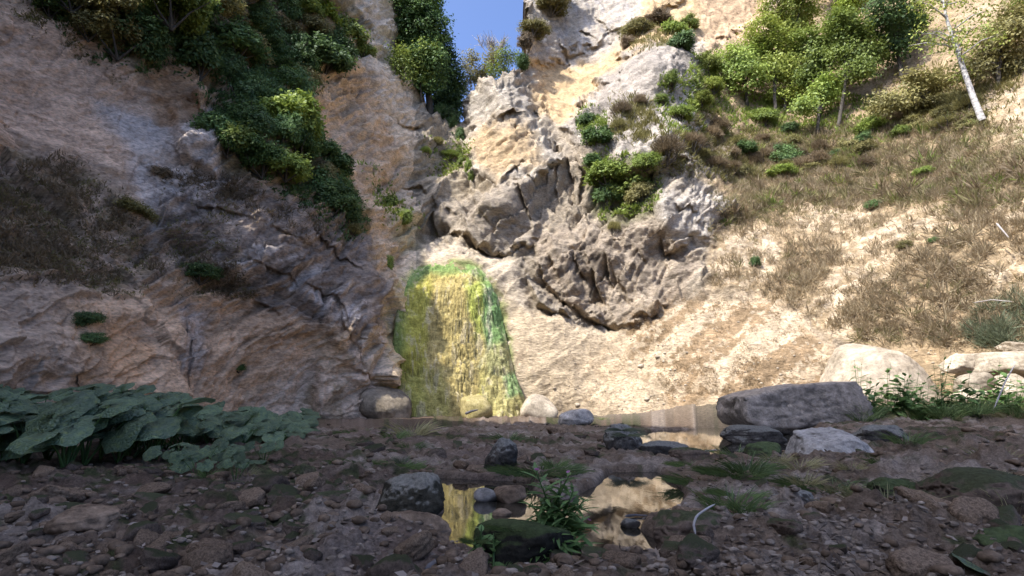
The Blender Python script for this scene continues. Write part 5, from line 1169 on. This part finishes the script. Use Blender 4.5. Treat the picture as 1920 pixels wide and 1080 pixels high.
for a in [(1010,888,62,'moss','dense green grass mound right of the lone grey capped boulder',None,None,1.3),(1040,884,34,'grass','thin grass at the right end of the green mound'),
    (1166,806,26,'limp','dead grey grass drooping over the dark rock by the back puddle',None,None,1.0,6.35),(1176,816,26,'limp','limp dead grass on the front of the dark rock by the back puddle',None,None,1.0,6.2),
    (1318,900,46,'moss','mossy grass hummock before the grey rock, left half',None,None,1.5),(1375,902,50,'moss','mossy grass hummock before the grey rock, right half',None,None,1.3),(1400,906,54,'grass','upright green grass at the end of the mossy hummock'),
    (1372,1005,72,'grass','bright green grass tuft right of the driftwood stick'),(1405,1010,48,'grass','green grass tuft behind the dead leaves, second from the driftwood'),(1345,985,30,'grass','small grass at the driftwood stick'),
    (1665,990,84,'drygreen','yellow green grass tuft on top of the mud hummock'),(1690,1000,52,'grass','short grass on the crest of the mud hummock',None,None,1.2),(1775,1035,85,'moss','mossy grass on the right flank of the mud hummock',None,None,1.2,2.3),(1710,1035,95,'moss','mossy grass on the front of the mud hummock',None,None,1.2,2.28),
    (930,1075,60,'moss','wet green grass in front of the nettle like sprout',None,.06,.7),(890,1010,26,'moss','moss fringe at the left of the mossy boulder',None,None,1.0,2.12),(960,984,22,'moss','moss crown on the mossy boulder',None,None,1.8,2.16),
    (1565,930,58,'moss','olive grass mat in front of the flat grey rock',None,None,1.6),(1600,915,30,'drygreen','dry grass at the mat by the flat grey rock'),(1510,930,38,'drygreen','wispy dry grass left of the mat'),
    (460,905,26,'drygreen','dry grass under the young plants, left'),(390,905,24,'grass','short grass at the front foot of the broad leaves'),(690,808,26,'moss','low green plant tuft by the pool on the left bank',None,None,2.2),(720,812,14,'moss','low plant mat beside the pool tuft',None,None,1.8),(752,868,20,'greygrass','thin grey grass on the middle bank'),
    (640,812,12,'moss','low weeds at the right tip of the broad leaves',None,None,2.4),(200,995,18,'moss','small moss tuft in the left foreground',None,None,1.3),(1840,960,70,'dry','dry stalks over the big mossy boulder'),(1900,985,80,'drygreen','long grass hanging at the right edge of the bank'),(1880,910,60,'drygreen','olive grass behind the big mossy boulder'),(1460,880,34,'drygreen','grass at the foot of the grey rock by the puddle')]:
    tuft(*a)
for i in range(64):
    x = rnd.uniform(1615, 1925); y = rnd.uniform(770, 806); D = 10.0 + rnd.uniform(0, 2.4)
    tuft(x, y, rnd.uniform(22, 46), rnd.choice(['grass', 'drygreen', 'grass']), 'tall green grass tuft in the sunlit thicket at the right edge', 'tall grass right of the slab', D=D)
for i in range(22):
    x = rnd.uniform(1250, 1900) if i < 15 else rnd.uniform(560, 1100); y = rnd.uniform(850, 960) if i < 15 else rnd.uniform(815, 880)
    q = ground_pt(x, y, .05)
    if max(float(sdist(q[:1], q[1:2], P_)[0]) for P_ in (PUD_MAIN, PUD_BACK)) > -.12: continue
    tuft(x, y, rnd.uniform(22, 40), rnd.choice(['moss', 'moss', 'drygreen', 'grass']), 'low green tuft among the mud and stones of the right bank' if i < 15 else 'low green tuft among the stones of the middle bank', 'low tufts of the right bank' if i < 15 else 'low tufts of the middle bank', sx=1.4)
for i in range(26):
    x = rnd.uniform(1060, 1360); tuft(x, 790, rnd.uniform(8, 16), rnd.choice(['drygreen', 'grass']), 'short grass on the far shore of the pool under the pale fan', 'grass on the far shore', D=rnd.uniform(16.2, 17))
# ---- sticks, branches, fallen leaves
def stick(label, pts, r0, r1, mat, name='stick', zoff=.02, D=None, cat='stick', z=None):
    P_ = []
    for q in pts:
        if len(q) == 3: P_.append(sight(*q))
        else:
            g_ = ground_pt(q[0], q[1], .05 if z is None else z); P_.append(np.array([g_[0], g_[1], (on_ground(g_[0], g_[1]) if z is None else z) + zoff]))
    P_ = np.array(P_); t = np.linspace(0, 1, len(P_)); tt = np.linspace(0, 1, 14); Q = np.stack([np.interp(tt, t, P_[:, k]) for k in range(3)], -1); Q += fbm(Q + len(label), 9, 2, len(label))[:, None] * np.array([.012, .012, .006])
    b = Q[0].copy(); rr2 = np.linspace(r0, r1, 14) * np.r_[.1, .8, np.ones(10), .75, .1]; v, f = tubes([(Q - b, rr2)], 7); o = link(name, mesh_np(name, v, f, M[mat])); o.location = b; tag(o, label, cat); return o
stick('pale bent driftwood stick lying on the right shore of the front puddle', [(1303,1006,2.03),(1299,985,2.05),(1305,968,2.09),(1328,953,2.14),(1342,944,2.2)], .0048, .0032, 'greybark')
stick('thin white straight twig on the mud right of the green grass', [(1557,962),(1575,972),(1592,984)], .006, .004, 'wood', z=.07)
stick('dark branch poking in from the bottom edge left of the mossy boulder', [(795,1085),(822,1066),(850,1048)], .016, .014, 'darkwood', z=.05)
stick('pale twig on the mud in the left foreground', [(326,1028),(350,1023),(370,1022)], .008, .006, 'wood', z=.05)
stick('short twig right of the pale twig in the left foreground', [(395,1024),(412,1032)], .008, .004, 'wood', z=.05)
stick('dark twig floating on the tan reflection', [(1172,967),(1195,964),(1217,965)], .008, .004, 'darkwood', z=.012, zoff=0)
stick('dead leaning branch among the stones at the right edge', [(1862,770,9.9),(1885,715,10.0),(1905,680,10.1)], .015, .008, 'greybark', 'branch', cat='branch')
stick('bare dead branch lying on the right slope near the edge', [(1868,418,15.2),(1880,432,15.0),(1892,446,14.8)], .03, .015, 'greybark', 'branch', cat='branch')
stick('fallen thin branch at the right end of the grassy slope', [(1825,568,14.3),(1860,562,13.7),(1900,566,13.1)], .018, .010, 'greybark', 'branch', cat='branch')
stick('grey twig across the front of the back puddle', [(1290,846),(1320,850),(1350,846)], .012, .008, 'wood', z=.06)
stick('curved straw coloured stalk over the big mossy boulder', [(1820,884,3.9),(1860,880,3.8),(1905,900,3.7)], .006, .004, 'wood', 'stalk_of_reed', cat='reed')
stick('long dead reed hanging at the right edge of the bank', [(1860,1040,2.5),(1900,1052,2.4),(1935,1075,2.3)], .008, .004, 'wood', 'stalk_of_reed', cat='reed')
stick('dark snag of driftwood resting on the yellow stone below the fall', [(872,776,17.2),(884,771,17.1),(898,768,17.1)], .05, .02, 'darkwood', 'driftwood', cat='driftwood')
o = link('fallen_leaf', LEAVES[1]); o.location = ground_pt(1852, 1072, .10); o.scale = (.07, .09, .05); o.rotation_euler = (.2, -.5, 2.4); tag(o, 'single large pale green leaf at the bottom right corner', 'leaf')
N_ = 3000; px = np.where(rng.random(N_) < .5, rng.normal(1520, 230, N_), rng.uniform(-20, 1940, N_)); py = 850 + 330 * rng.random(N_) ** .8
pp = np.array([ground_pt(a, b) for a, b in zip(px, py)]); gz = ground_z(pp[:, 0], pp[:, 1]); k = gz > .01; pp, gz = pp[k], gz[k]; n_ = len(pp)
pp[:, 2] = gz + .008; L_ = rng.uniform(.015, .05, n_); V, Fc = leaf_quads(pp, np.c_[rng.normal(size=(n_, 2)), rng.normal(0, .25, n_)], np.c_[rng.normal(0, .8, (n_, 2)), np.ones(n_)], L_, L_ * rng.uniform(.2, .55, n_))
tag(link('leaf_litter', mesh_np('leaf_litter', V, Fc, M['litter'], np.repeat(rng.random(n_) ** 1.6, 4)[:, None].repeat(3, 1), False)), kind='stuff')
